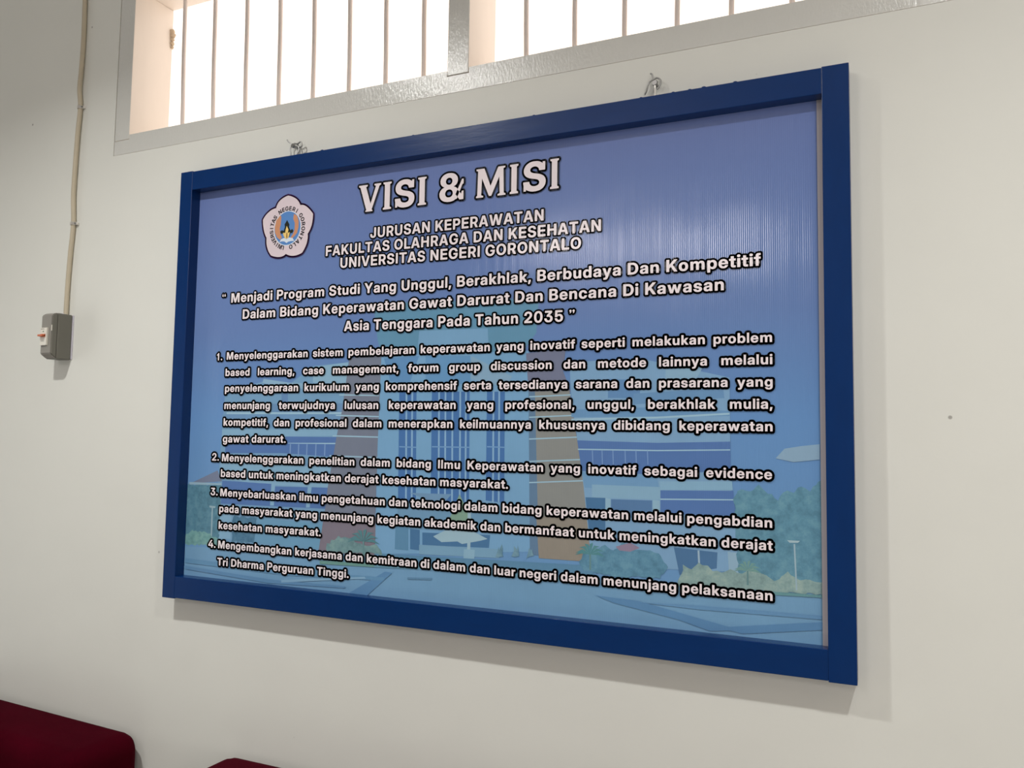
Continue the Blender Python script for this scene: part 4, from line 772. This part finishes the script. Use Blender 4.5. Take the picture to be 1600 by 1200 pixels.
for name, w, label, lines in BLOCKS:
    bm = bmesh.new()
    for ln in lines:
        set_line(bm, *ln, w)
    o = obj(name, bm, INK, sheet, recalc=False)
    o['label'] = label

TITLE = [
([[(0.5055,2.1303),(0.5055,2.1273),(0.5095,2.1252),(0.5262,2.0741),(0.5239,2.0732),(0.5239,2.0705),(0.5423,2.0705),(0.5423,2.0732),(0.54,2.0741),(0.559,2.1252),(0.563,2.1273),(0.563,2.1303),(0.5457,2.1303),(0.5457,2.1273),(0.5498,2.1255),(0.5368,2.0872),(0.5245,2.1252),(0.5285,2.1273),(0.5285,2.1303)]],[]),
([[(0.569,2.0705),(0.5899,2.0705),(0.5899,2.0738),(0.5861,2.0756),(0.5861,2.1252),(0.5899,2.127),(0.5899,2.1303),(0.569,2.1303),(0.569,2.127),(0.5728,2.1252),(0.5728,2.0756),(0.569,2.0738)]],[]),
([[(0.6199,2.0699),(0.6153,2.0706),(0.6113,2.0718),(0.6084,2.0731),(0.6051,2.0754),(0.6024,2.0785),(0.6006,2.0815),(0.5992,2.0863),(0.599,2.0904),(0.5998,2.0906),(0.612,2.0905),(0.6124,2.0903),(0.6133,2.0861),(0.6154,2.0831),(0.6185,2.0813),(0.6227,2.0805),(0.6252,2.0805),(0.6282,2.0811),(0.63,2.0817),(0.6317,2.0827),(0.6333,2.0846),(0.6338,2.086),(0.634,2.0881),(0.6335,2.0898),(0.6319,2.0919),(0.6295,2.0933),(0.6256,2.0945),(0.6129,2.0975),(0.6084,2.0994),(0.6054,2.1014),(0.6026,2.1043),(0.6009,2.1076),(0.6001,2.1108),(0.6001,2.1148),(0.601,2.1185),(0.603,2.1222),(0.606,2.1255),(0.6094,2.1278),(0.613,2.1294),(0.6174,2.1305),(0.6217,2.1309),(0.6282,2.1306),(0.6326,2.1297),(0.636,2.1282),(0.6392,2.1264),(0.6415,2.1243),(0.6436,2.1215),(0.645,2.1188),(0.6459,2.1154),(0.6463,2.1116),(0.6456,2.1114),(0.6337,2.1114),(0.6333,2.1117),(0.6329,2.1138),(0.6321,2.1159),(0.6303,2.118),(0.6288,2.119),(0.6268,2.1197),(0.6248,2.1201),(0.622,2.1202),(0.6184,2.1193),(0.6154,2.1173),(0.6145,2.1158),(0.614,2.1143),(0.6143,2.1114),(0.6154,2.1098),(0.6182,2.1081),(0.622,2.1068),(0.6342,2.104),(0.6375,2.1027),(0.6421,2.1002),(0.6448,2.0976),(0.6467,2.0944),(0.6477,2.0903),(0.6477,2.0863),(0.6469,2.0824),(0.6452,2.079),(0.6425,2.0757),(0.6393,2.0734),(0.6353,2.0715),(0.6313,2.0705),(0.6271,2.0699)]],[[(0.6409,2.1124),(0.6462,2.1124),(0.6462,2.1285),(0.6409,2.1285)],[(0.6,2.0717),(0.6053,2.0717),(0.6053,2.0884),(0.6,2.0884)]]),
([[(0.656,2.0705),(0.6764,2.0705),(0.6764,2.0738),(0.6727,2.0756),(0.6727,2.1252),(0.6764,2.127),(0.6764,2.1303),(0.656,2.1303),(0.656,2.127),(0.6597,2.1252),(0.6597,2.0756),(0.656,2.0738)]],[]),
([[(0.7275,2.0699),(0.7217,2.071),(0.719,2.072),(0.7156,2.0738),(0.7138,2.0751),(0.7116,2.0774),(0.7092,2.0814),(0.7085,2.0844),(0.7083,2.0879),(0.7087,2.0907),(0.7099,2.0937),(0.7114,2.096),(0.7145,2.0989),(0.7174,2.1005),(0.7204,2.1015),(0.7175,2.1028),(0.7152,2.1043),(0.7126,2.1068),(0.7115,2.1086),(0.7106,2.1113),(0.7103,2.1164),(0.7111,2.1198),(0.7126,2.1227),(0.7155,2.1259),(0.7182,2.1278),(0.7212,2.1293),(0.7264,2.1306),(0.7297,2.1309),(0.7355,2.1306),(0.7409,2.1293),(0.7443,2.1276),(0.7465,2.126),(0.7484,2.124),(0.7507,2.1205),(0.7514,2.1184),(0.7518,2.1152),(0.7516,2.1125),(0.7507,2.1094),(0.7495,2.107),(0.7473,2.1047),(0.745,2.103),(0.7416,2.1016),(0.7469,2.0993),(0.7489,2.0978),(0.7509,2.0956),(0.7523,2.0933),(0.7532,2.0909),(0.7537,2.0873),(0.7536,2.0847),(0.7525,2.0807),(0.7511,2.0782),(0.7487,2.0755),(0.745,2.073),(0.7416,2.0714),(0.7373,2.0703),(0.7342,2.0699)],[(0.7304,2.0794),(0.7339,2.0797),(0.7369,2.0811),(0.7391,2.0836),(0.7401,2.0865),(0.7398,2.0901),(0.7383,2.093),(0.7356,2.0952),(0.7323,2.0962),(0.7283,2.096),(0.7262,2.0951),(0.7247,2.0941),(0.7226,2.0912),(0.7219,2.0881),(0.7224,2.0846),(0.7241,2.0819),(0.7267,2.0802)],[(0.7296,2.1061),(0.7322,2.106),(0.7354,2.1071),(0.7373,2.109),(0.7386,2.112),(0.7386,2.1151),(0.7376,2.1178),(0.7358,2.1197),(0.733,2.1209),(0.7299,2.1211),(0.7269,2.1201),(0.7247,2.1183),(0.7235,2.1156),(0.7233,2.1125),(0.7243,2.1095),(0.7263,2.1073)]],[[(0.7424,2.0765),(0.7492,2.0741),(0.7623,2.104),(0.7651,2.1052),(0.7651,2.1154),(0.7611,2.1154),(0.7571,2.1064)],[(0.7367,2.0968),(0.7481,2.0968),(0.7594,2.0843),(0.7611,2.0902),(0.7651,2.0902),(0.7651,2.0723),(0.756,2.0723)]]),
([[(0.7943,2.0705),(0.8105,2.0705),(0.8105,2.0735),(0.806,2.0753),(0.8073,2.11),(0.8236,2.0717),(0.8287,2.0717),(0.8463,2.11),(0.8476,2.0753),(0.843,2.0735),(0.843,2.0705),(0.8606,2.0705),(0.8606,2.0735),(0.8567,2.0753),(0.8554,2.1255),(0.8593,2.1273),(0.8593,2.1303),(0.8437,2.1303),(0.8268,2.0926),(0.8125,2.1303),(0.7943,2.1303),(0.7943,2.1273),(0.7982,2.1255),(0.7969,2.0753),(0.7943,2.0735)]],[]),
([[(0.8698,2.0705),(0.8882,2.0705),(0.8882,2.0738),(0.8849,2.0756),(0.8849,2.1252),(0.8882,2.127),(0.8882,2.1303),(0.8698,2.1303),(0.8698,2.127),(0.8731,2.1252),(0.8731,2.0756),(0.8698,2.0738)]],[]),
([[(0.9198,2.0699),(0.9153,2.0706),(0.9113,2.0718),(0.9085,2.0731),(0.9052,2.0754),(0.9025,2.0785),(0.9007,2.0815),(0.8993,2.0863),(0.8991,2.0904),(0.8999,2.0906),(0.912,2.0905),(0.9124,2.0903),(0.9133,2.0861),(0.9154,2.0831),(0.9185,2.0813),(0.9226,2.0805),(0.9251,2.0805),(0.928,2.0811),(0.9299,2.0817),(0.9315,2.0827),(0.9331,2.0846),(0.9336,2.086),(0.9338,2.0881),(0.9333,2.0898),(0.9317,2.0919),(0.9293,2.0933),(0.9255,2.0945),(0.9129,2.0975),(0.9085,2.0994),(0.9054,2.1014),(0.9027,2.1043),(0.901,2.1076),(0.9002,2.1108),(0.9002,2.1148),(0.9011,2.1185),(0.903,2.1222),(0.9061,2.1255),(0.9094,2.1278),(0.913,2.1294),(0.9173,2.1305),(0.9217,2.1309),(0.928,2.1306),(0.9324,2.1297),(0.9358,2.1282),(0.9389,2.1264),(0.9412,2.1243),(0.9433,2.1215),(0.9448,2.1188),(0.9456,2.1154),(0.946,2.1116),(0.9453,2.1114),(0.9335,2.1114),(0.9331,2.1117),(0.9328,2.1138),(0.9319,2.1159),(0.9301,2.118),(0.9286,2.119),(0.9267,2.1197),(0.9247,2.1201),(0.9219,2.1202),(0.9184,2.1193),(0.9154,2.1173),(0.9145,2.1158),(0.914,2.1143),(0.9143,2.1114),(0.9154,2.1098),(0.9181,2.1081),(0.9219,2.1068),(0.934,2.104),(0.9373,2.1027),(0.9418,2.1002),(0.9445,2.0976),(0.9464,2.0944),(0.9474,2.0903),(0.9474,2.0863),(0.9466,2.0824),(0.9449,2.079),(0.9422,2.0757),(0.9391,2.0734),(0.9351,2.0715),(0.9311,2.0705),(0.9269,2.0699)]],[[(0.9406,2.1124),(0.946,2.1124),(0.946,2.1285),(0.9406,2.1285)],[(0.9001,2.0717),(0.9054,2.0717),(0.9054,2.0884),(0.9001,2.0884)]]),
([[(0.9568,2.0705),(0.975,2.0705),(0.975,2.0738),(0.9717,2.0756),(0.9717,2.1252),(0.975,2.127),(0.975,2.1303),(0.9568,2.1303),(0.9568,2.127),(0.9601,2.1252),(0.9601,2.0756),(0.9568,2.0738)]],[])
]
bm = bmesh.new()
for loops, extra in TITLE:
    stroke(bm, loops + extra, 0.0042, YT, 0)
    poly(bm, loops, YT - 2e-5, 1)
    for e in extra:
        poly(bm, [e], YT - 3e-5, 1)
o = obj('title_lettering', bm, [M['ink_slate'], M['ink_white']], sheet, recalc=False)
o['label'] = 'largest white serif lettering at the top of the sheet'

# five-petalled university seal printed left of the title
EM = {
'flower': [(0.2762, 2.1054), (0.2778, 2.1104), (0.2801, 2.1148), (0.2831, 2.1187), (0.2869, 2.1221), (0.2914, 2.125), (0.2967, 2.1275), (0.3029, 2.1296), (0.3099, 2.1313), (0.3183, 2.1288), (0.3253, 2.1259), (0.3311, 2.1226), (0.3358, 2.1192), (0.3395, 2.1156), (0.3423, 2.112), (0.3444, 2.1084), (0.3458, 2.1049), (0.35, 2.1052), (0.3543, 2.1045), (0.3588, 2.1027), (0.3634, 2.1), (0.3682, 2.0964), (0.373, 2.092), (0.3779, 2.0868), (0.3828, 2.0808), (0.3826, 2.0741), (0.3821, 2.0678), (0.3812, 2.0618), (0.3799, 2.0562), (0.3781, 2.0508), (0.3758, 2.0458), (0.3729, 2.0411), (0.3694, 2.0366), (0.3701, 2.0317), (0.3701, 2.0266), (0.3693, 2.0213), (0.3679, 2.0159), (0.3658, 2.0105), (0.3631, 2.0051), (0.3598, 1.9997), (0.3559, 1.9945), (0.3498, 1.9921), (0.3437, 1.9904), (0.3375, 1.9895), (0.3313, 1.9893), (0.3254, 1.9898), (0.3197, 1.991), (0.3143, 1.9929), (0.3095, 1.9954), (0.3058, 1.993), (0.3016, 1.9912), (0.2968, 1.9901), (0.2915, 1.9897), (0.2858, 1.99), (0.2796, 1.9911), (0.2731, 1.9928), (0.2662, 1.9953), (0.2615, 2.001), (0.2577, 2.0067), (0.255, 2.0124), (0.253, 2.0179), (0.2518, 2.0232), (0.2511, 2.0284), (0.2509, 2.0334), (0.2511, 2.0382), (0.2481, 2.0426), (0.2457, 2.0474), (0.2436, 2.0526), (0.2419, 2.0582), (0.2406, 2.0639), (0.2396, 2.0697), (0.2388, 2.0756), (0.2382, 2.0814), (0.2415, 2.0861), (0.2453, 2.0905), (0.2497, 2.0945), (0.2544, 2.098), (0.2595, 2.1009), (0.2649, 2.1032), (0.2705, 2.1047)],
'c': (0.3111, 2.055, 0.0376, 0.0392),
'wingL': [(0.2896, 2.0875), (0.2926, 2.0834), (0.2916, 2.0656), (0.2892, 2.0568), (0.2917, 2.0416), (0.2966, 2.0352), (0.2904, 2.0298), (0.2817, 2.0366), (0.2756, 2.0476), (0.2744, 2.0612), (0.2781, 2.0759)],
'wingR': [(0.3284, 2.0864), (0.3377, 2.0818), (0.3428, 2.0694), (0.3429, 2.0546), (0.3394, 2.0416), (0.3325, 2.0349), (0.3254, 2.0296), (0.3216, 2.0329), (0.3285, 2.0412), (0.3318, 2.0497), (0.3321, 2.0645), (0.3271, 2.0754)],
'tree': [(0.3097, 2.0742), (0.3166, 2.0631), (0.3159, 2.0572), (0.3199, 2.0494), (0.3253, 2.0519), (0.3292, 2.047), (0.3249, 2.0415), (0.3211, 2.0433), (0.3178, 2.0347), (0.3031, 2.0361), (0.299, 2.0439), (0.2935, 2.0429), (0.2904, 2.0492), (0.2959, 2.0517), (0.3006, 2.0497), (0.3039, 2.0584), (0.3027, 2.0645)],
'flame': [(0.3094, 2.0601), (0.3144, 2.0514), (0.3128, 2.0441), (0.3183, 2.0451), (0.3176, 2.0392), (0.3143, 2.0306), (0.306, 2.0314), (0.3011, 2.0378), (0.2989, 2.0454), (0.3054, 2.0448), (0.306, 2.0522)],
'bookL': [(0.2897, 2.0246), (0.294, 2.031), (0.3032, 2.0331), (0.3098, 2.0295), (0.3102, 2.0206), (0.3036, 2.0249), (0.2961, 2.0256)],
'bookR': [(0.3098, 2.0295), (0.317, 2.0326), (0.3272, 2.0309), (0.332, 2.0238), (0.322, 2.024), (0.3147, 2.0232), (0.3102, 2.0206)],
'stem': [(0.309, 2.0445), (0.3112, 2.0443), (0.3124, 2.0323), (0.3087, 2.0326)]
}
ex, ez, erx, erz = EM['c']
em_mats = [print_mat((84, 46, 98)), print_mat((212, 198, 204)), print_mat((88, 132, 190)), print_mat((196, 140, 106)), print_mat((40, 44, 40)), print_mat((226, 196, 120)), print_mat((206, 216, 226)), print_mat((22, 20, 28)), print_mat((140, 100, 60))]
bm = bmesh.new()
ye = YT - 4e-5
stroke(bm, [EM['flower']], 0.0040, ye, 0)
poly(bm, [EM['flower']], ye - 1e-5, 1)
def ell(k):
    return [(ex + k * erx * math.cos(a * math.pi / 24), ez + k * erz * math.sin(a * math.pi / 24)) for a in range(48)]
poly(bm, [ell(1.03)], ye - 2e-5, 6)
poly(bm, [ell(0.99)], ye - 3e-5, 2)
for i, (k, mi) in enumerate((('wingL', 3), ('wingR', 3), ('tree', 4), ('flame', 5), ('stem', 8), ('bookL', 6), ('bookR', 6))):
    poly(bm, [EM[k]], ye - (4 + i) * 1e-5, mi)
def arc_word(word, a0, a1, r, size):
    for i, c in enumerate(word):
        a = math.radians(a0 + (a1 - a0) * i / (len(word) - 1))
        up = Vector((math.cos(a), math.sin(a)))
        rt = Vector((up.y, -up.x))
        w = ADV[c] * 1000 / 2
        loops = []
        for l in GL[c]:
            loops.append([tuple(Vector((ex, ez)) + up * (r + p[1] * size / 1000) + rt * ((p[0] - w) * size * 0.98 / 1000)) for p in l])
        poly(bm, loops, ye - 2.4e-4, 7)
arc_word('UNIVERSITAS', 254.5, 141.6, 0.0408, 0.0136)
arc_word('NEGERI', 119.5, 55.5, 0.0408, 0.0136)
arc_word('GORONTALO', 35.0, -75.3, 0.0408, 0.0136)
o = obj('emblem', bm, em_mats, sheet, recalc=False)
o['label'] = 'five-petalled white university seal with purple border and ring of lettering'

# ------------------------------------------------------------------ wire hangers over the frame
hk = thing('wall_hook', 'bent wire hook in the wall above the left end of the blue board', 'hook', (0.3165, 0, 2.2155), 'wire hooks holding the board')
bm = bmesh.new()
tube(bm, [(0.322, 0.004, 2.2470), (0.3215, -0.016, 2.2460)], 0.0026, 10)
tube(bm, [(0.3215, -0.016, 2.2460), (0.3213, -0.019, 2.2458)], [0.0055, 0.0045], 12)
obj('nail', bm, M['steel'], hk, smooth=False)
bm = bmesh.new()
tube(bm, spline([(0.300, -0.013, 2.2640), (0.304, -0.013, 2.2590), (0.309, -0.012, 2.2555), (0.3135, -0.011, 2.2515), (0.320, -0.010, 2.2535), (0.3285, -0.010, 2.2500), (0.3320, -0.010, 2.2430), (0.3335, -0.011, 2.2340), (0.3300, -0.012, 2.2270), (0.3295, -0.013, 2.2150)]), 0.0016, 8)
tube(bm, spline([(0.3190, -0.010, 2.2535), (0.3105, -0.011, 2.2480), (0.3090, -0.012, 2.2390), (0.3120, -0.013, 2.2290), (0.3125, -0.013, 2.2150)]), 0.0015, 8)
tube(bm, spline([(0.3200, -0.014, 2.2510), (0.3320, -0.014, 2.2500), (0.3400, -0.014, 2.2530), (0.3440, -0.014, 2.2480), (0.3430, -0.014, 2.2420), (0.3370, -0.014, 2.2400)]), 0.0017, 8)
obj('wire', bm, M['steel'], hk, smooth=True)

hr = thing('wall_hook', 'bent wire hook in the wall above the right half of the blue board', 'hook', (1.164, 0, 2.2150), 'wire hooks holding the board')
bm = bmesh.new()
tube(bm, [(1.166, 0.004, 2.2490), (1.1655, -0.014, 2.2480)], 0.0026, 10)
tube(bm, [(1.1655, -0.014, 2.2480), (1.1653, -0.018, 2.2478)], [0.0058, 0.0046], 12)
obj('nail', bm, M['steel'], hr)
bm = bmesh.new()
tube(bm, spline([(1.1560, -0.012, 2.2690), (1.1590, -0.012, 2.2670), (1.1605, -0.011, 2.2620), (1.1620, -0.011, 2.2570), (1.1680, -0.011, 2.2590), (1.1745, -0.011, 2.2545), (1.1760, -0.012, 2.2480), (1.1735, -0.013, 2.2420), (1.1690, -0.013, 2.2360)]), 0.0016, 8)
tube(bm, spline([(1.1620, -0.011, 2.2570), (1.1540, -0.011, 2.2530), (1.1505, -0.010, 2.2460), (1.1480, -0.008, 2.2390), (1.1440, -0.006, 2.2330)]), 0.0015, 8)
obj('wire', bm, M['steel'], hr, smooth=True)
bm = bmesh.new()
tube(bm, spline([(1.1655, -0.015, 2.2460), (1.1660, -0.015, 2.2360), (1.1655, -0.014, 2.2250), (1.1655, -0.014, 2.2145)]), 0.0018, 8)
obj('tie_wire', bm, M['bright_steel'], hr, smooth=True)['label'] = 'bright straight length of wire'

# ------------------------------------------------------------------ breaker box and its cable
bx = thing('circuit_breaker_box', 'small dark grey breaker box on the wall at the lower end of the cream cable', 'breaker box', (-0.4265, 0, 1.770))
X0, X1, Z0, Z1 = -0.4480, -0.4055, 1.7725, 1.8925
bm = bmesh.new()
box(bm, X0, X1, -0.0440, -0.0030, Z0, Z1, 0.003)
obj('housing', bm, M['box_grey'], bx)
bm = bmesh.new()   # raised front with sloping top and bottom
vs = []
prof = ((Z0 + 0.001, -0.0440), (Z0 + 0.012, -0.0600), (Z1 - 0.008, -0.0600), (Z1 - 0.001, -0.0500), (Z1 - 0.001, -0.0440))
for x in (X0 + 0.0008, X1 - 0.0008):
    vs.append([bm.verts.new((x, y, z)) for z, y in prof])
n = len(prof)
for k in range(n):
    bm.faces.new((vs[0][k], vs[0][(k + 1) % n], vs[1][(k + 1) % n], vs[1][k]))
bm.faces.new(vs[0][::-1]); bm.faces.new(vs[1])
bmesh.ops.recalc_face_normals(bm, faces=bm.faces)
bmesh.ops.bevel(bm, geom=list(bm.edges), offset=0.0018, segments=2, affect='EDGES')
for f in bm.faces:
    f.normal_update()
    f.material_index = 1 if f.normal.x > 0.75 else 0
obj('front_cover', bm, [M['box_front'], M['box_grey']], bx)
bm = bmesh.new(); box(bm, X0 - 0.001, X1 + 0.0030, -0.0030, -0.0002, Z0 + 0.002, Z1 - 0.001, 0.0008); obj('back_plate', bm, M['plate'], bx)['label'] = 'pale plastic back plate'
bm = bmesh.new(); box(bm, X0 + 0.004, X1 - 0.014, -0.0645, -0.0590, 1.8060, 1.8520, 0.0008)
brk = obj('breaker', bm, M['breaker'], bx); brk['label'] = 'white breaker module in the front'
bm = bmesh.new()
tube(bm, [(X0 + 0.006, -0.0640, 1.8315), (X0 + 0.013, -0.0640, 1.8315), (X1 - 0.018, -0.0640, 1.8315)], 0.0042, 12)
box(bm, X0 + 0.006, X1 - 0.018, -0.0740, -0.0640, 1.8285, 1.8335, 0.001)
obj('toggle', bm, M['toggle'], brk)['label'] = 'orange switch toggle'
for x0, x1, z0, z1, mt in ((X0 + 0.014, X0 + 0.0175, 1.8405, 1.8435, 'green'), (X0 + 0.006, X0 + 0.019, 1.8480, 1.8490, 'dark'), (X0 + 0.008, X0 + 0.020, 1.8165, 1.8175, 'dark')):
    bm = bmesh.new()
    box(bm, x0, x1, -0.0648, -0.0644, z0, z1)
    obj('printed_mark', bm, M[mt], brk)
bm = bmesh.new(); box(bm, X1 - 0.0030, X1 - 0.0012, -0.0606, -0.0585, 1.8440, 1.8590, 0.0004)
obj('cover_clip', bm, M['breaker'], bx)['label'] = 'pale clip on the front edge'
bm = bmesh.new(); box(bm, X1 - 0.006, X1 - 0.001, -0.0330, -0.0270, Z1 - 0.004, Z1 + 0.0006, 0.0004)
obj('knockout', bm, M['plate'], bx)

cb_pts = [(-0.4270, -0.0075, 1.8870), (-0.4270, -0.0075, 1.8970), (-0.4275, -0.0066, 1.9660), (-0.4240, -0.0066, 2.0520), (-0.4185, -0.0062, 2.1390), (-0.4230, -0.0075, 2.2260), (-0.4195, -0.0075, 2.3760), (-0.4160, -0.0062, 2.4580), (-0.4215, -0.0075, 2.5090), (-0.4190, -0.0072, 2.5620), (-0.4175, -0.0068, 2.6520), (-0.4205, -0.0066, 2.7610), (-0.4200, -0.0066, 2.9000), (-0.4200, -0.0066, 3.3980)]
bm = bmesh.new()
tube(bm, spline(cb_pts, 8), 0.0060, 14)
tag(obj('electrical_cable', bm, M['cable'], smooth=True, origin=(-0.427, 0, 1.897)), 'cream round electrical cable running up the wall from the grey breaker box', 'cable')
def clip(x, z, label):
    t = thing('cable_clip', label, 'cable clip', (x, 0, z), 'white clips on the cream cable')
    bm = bmesh.new()
    pts = [(x - 0.0075, -0.0005, z)] + [(x - 0.0074 * math.cos(a), -0.0065 - 0.0074 * math.sin(a), z) for a in [k * math.pi / 10 for k in range(11)]] + [(x + 0.0075, -0.0005, z)]
    prev = None
    for px, py, pz in pts:
        q = [bm.verts.new((px, py, pz - 0.0045)), bm.verts.new((px, py, pz + 0.0045))]
        if prev:
            bm.faces.new((prev[0], q[0], q[1], prev[1]))
        prev = q
    bmesh.ops.solidify(bm, geom=list(bm.faces), thickness=0.0012)
    box(bm, x + 0.0075, x + 0.0145, -0.0075, -0.0003, z - 0.0035, z + 0.0035, 0.0008)
    obj('saddle', bm, M['clip'], t)
    bm = bmesh.new()
    tube(bm, [(x + 0.0110, -0.0105, z), (x + 0.0110, -0.0070, z)], [0.0022, 0.0022], 10)
    obj('nail', bm, M['steel'], t)
clip(-0.4160, 2.4580, 'upper white nail clip on the cream cable beside the window')
clip(-0.4185, 2.1390, 'lower white nail clip on the cream cable above the grey breaker box')

# ------------------------------------------------------------------ sofas with their backs to the wall
def round_box(bm, x0, x1, y0, y1, z0, z1, r, seg=5):
    b2 = bmesh.new()
    box(b2, x0, x1, y0, y1, z0, z1)
    bmesh.ops.bevel(b2, geom=list(b2.edges), offset=r, segments=seg, affect='EDGES', profile=0.5)
    me = bpy.data.meshes.new('tmp')
    b2.to_mesh(me); b2.free()
    bm.from_mesh(me)
    bpy.data.meshes.remove(me)

def sofa(name, x0, x1, ztop, label, slope):
    t = thing(name, label, 'sofa', ((x0 + x1) / 2, -0.45, 0), 'maroon velvet sofas along the wall')
    yb = -0.012
    bm = bmesh.new()
    round_box(bm, x0, x1, yb - 0.19, yb, 0.20, ztop, 0.040, 6)
    for v in bm.verts:                                   # the top sags a little away from its middle
        if v.co.z > ztop - 0.06:
            v.co.z += slope * (x1 - v.co.x) + 0.003 * math.sin(v.co.x * 23.0)
    obj('backrest', bm, M['velvet'], t, smooth=True)
    for s in (0, 1):
        bm = bmesh.new()
        a = x0 if s == 0 else x1 - 0.13
        round_box(bm, a, a + 0.13, -0.80, yb - 0.192, 0.10, 0.60, 0.045, 5)
        obj('armrest', bm, M['velvet'], t, smooth=True)
    bm = bmesh.new(); round_box(bm, x0 + 0.132, x1 - 0.132, -0.79, yb - 0.192, 0.10, 0.29, 0.02, 3); obj('base', bm, M['velvet'], t, smooth=True)
    n = 1 if x1 - x0 < 1.0 else 2
    wd = (x1 - x0 - 0.268) / n
    for k in range(n):
        bm = bmesh.new()
        round_box(bm, x0 + 0.134 + k * wd + 0.002, x0 + 0.134 + (k + 1) * wd - 0.002, -0.81, yb - 0.194, 0.292, 0.44, 0.045, 5)
        obj('seat_cushion', bm, M['velvet'], t, smooth=True)
    for lx in (x0 + 0.07, x1 - 0.07):
        for ly in (-0.74, -0.09):
            bm = bmesh.new()
            tube(bm, [(lx, ly, 0.0), (lx, ly, 0.20 if ly > -0.2 else 0.105)], [0.018, 0.026], 12)
            obj('leg', bm, M['leg'], t)
    return t
sofa('sofa', -1.45, -0.068, 0.878, 'maroon velvet sofa in the lower left corner, below the breaker box', 0.026)
sofa('sofa', 0.200, 1.51, 0.880, 'maroon velvet sofa under the left end of the board, only its top corner showing', 0.0)
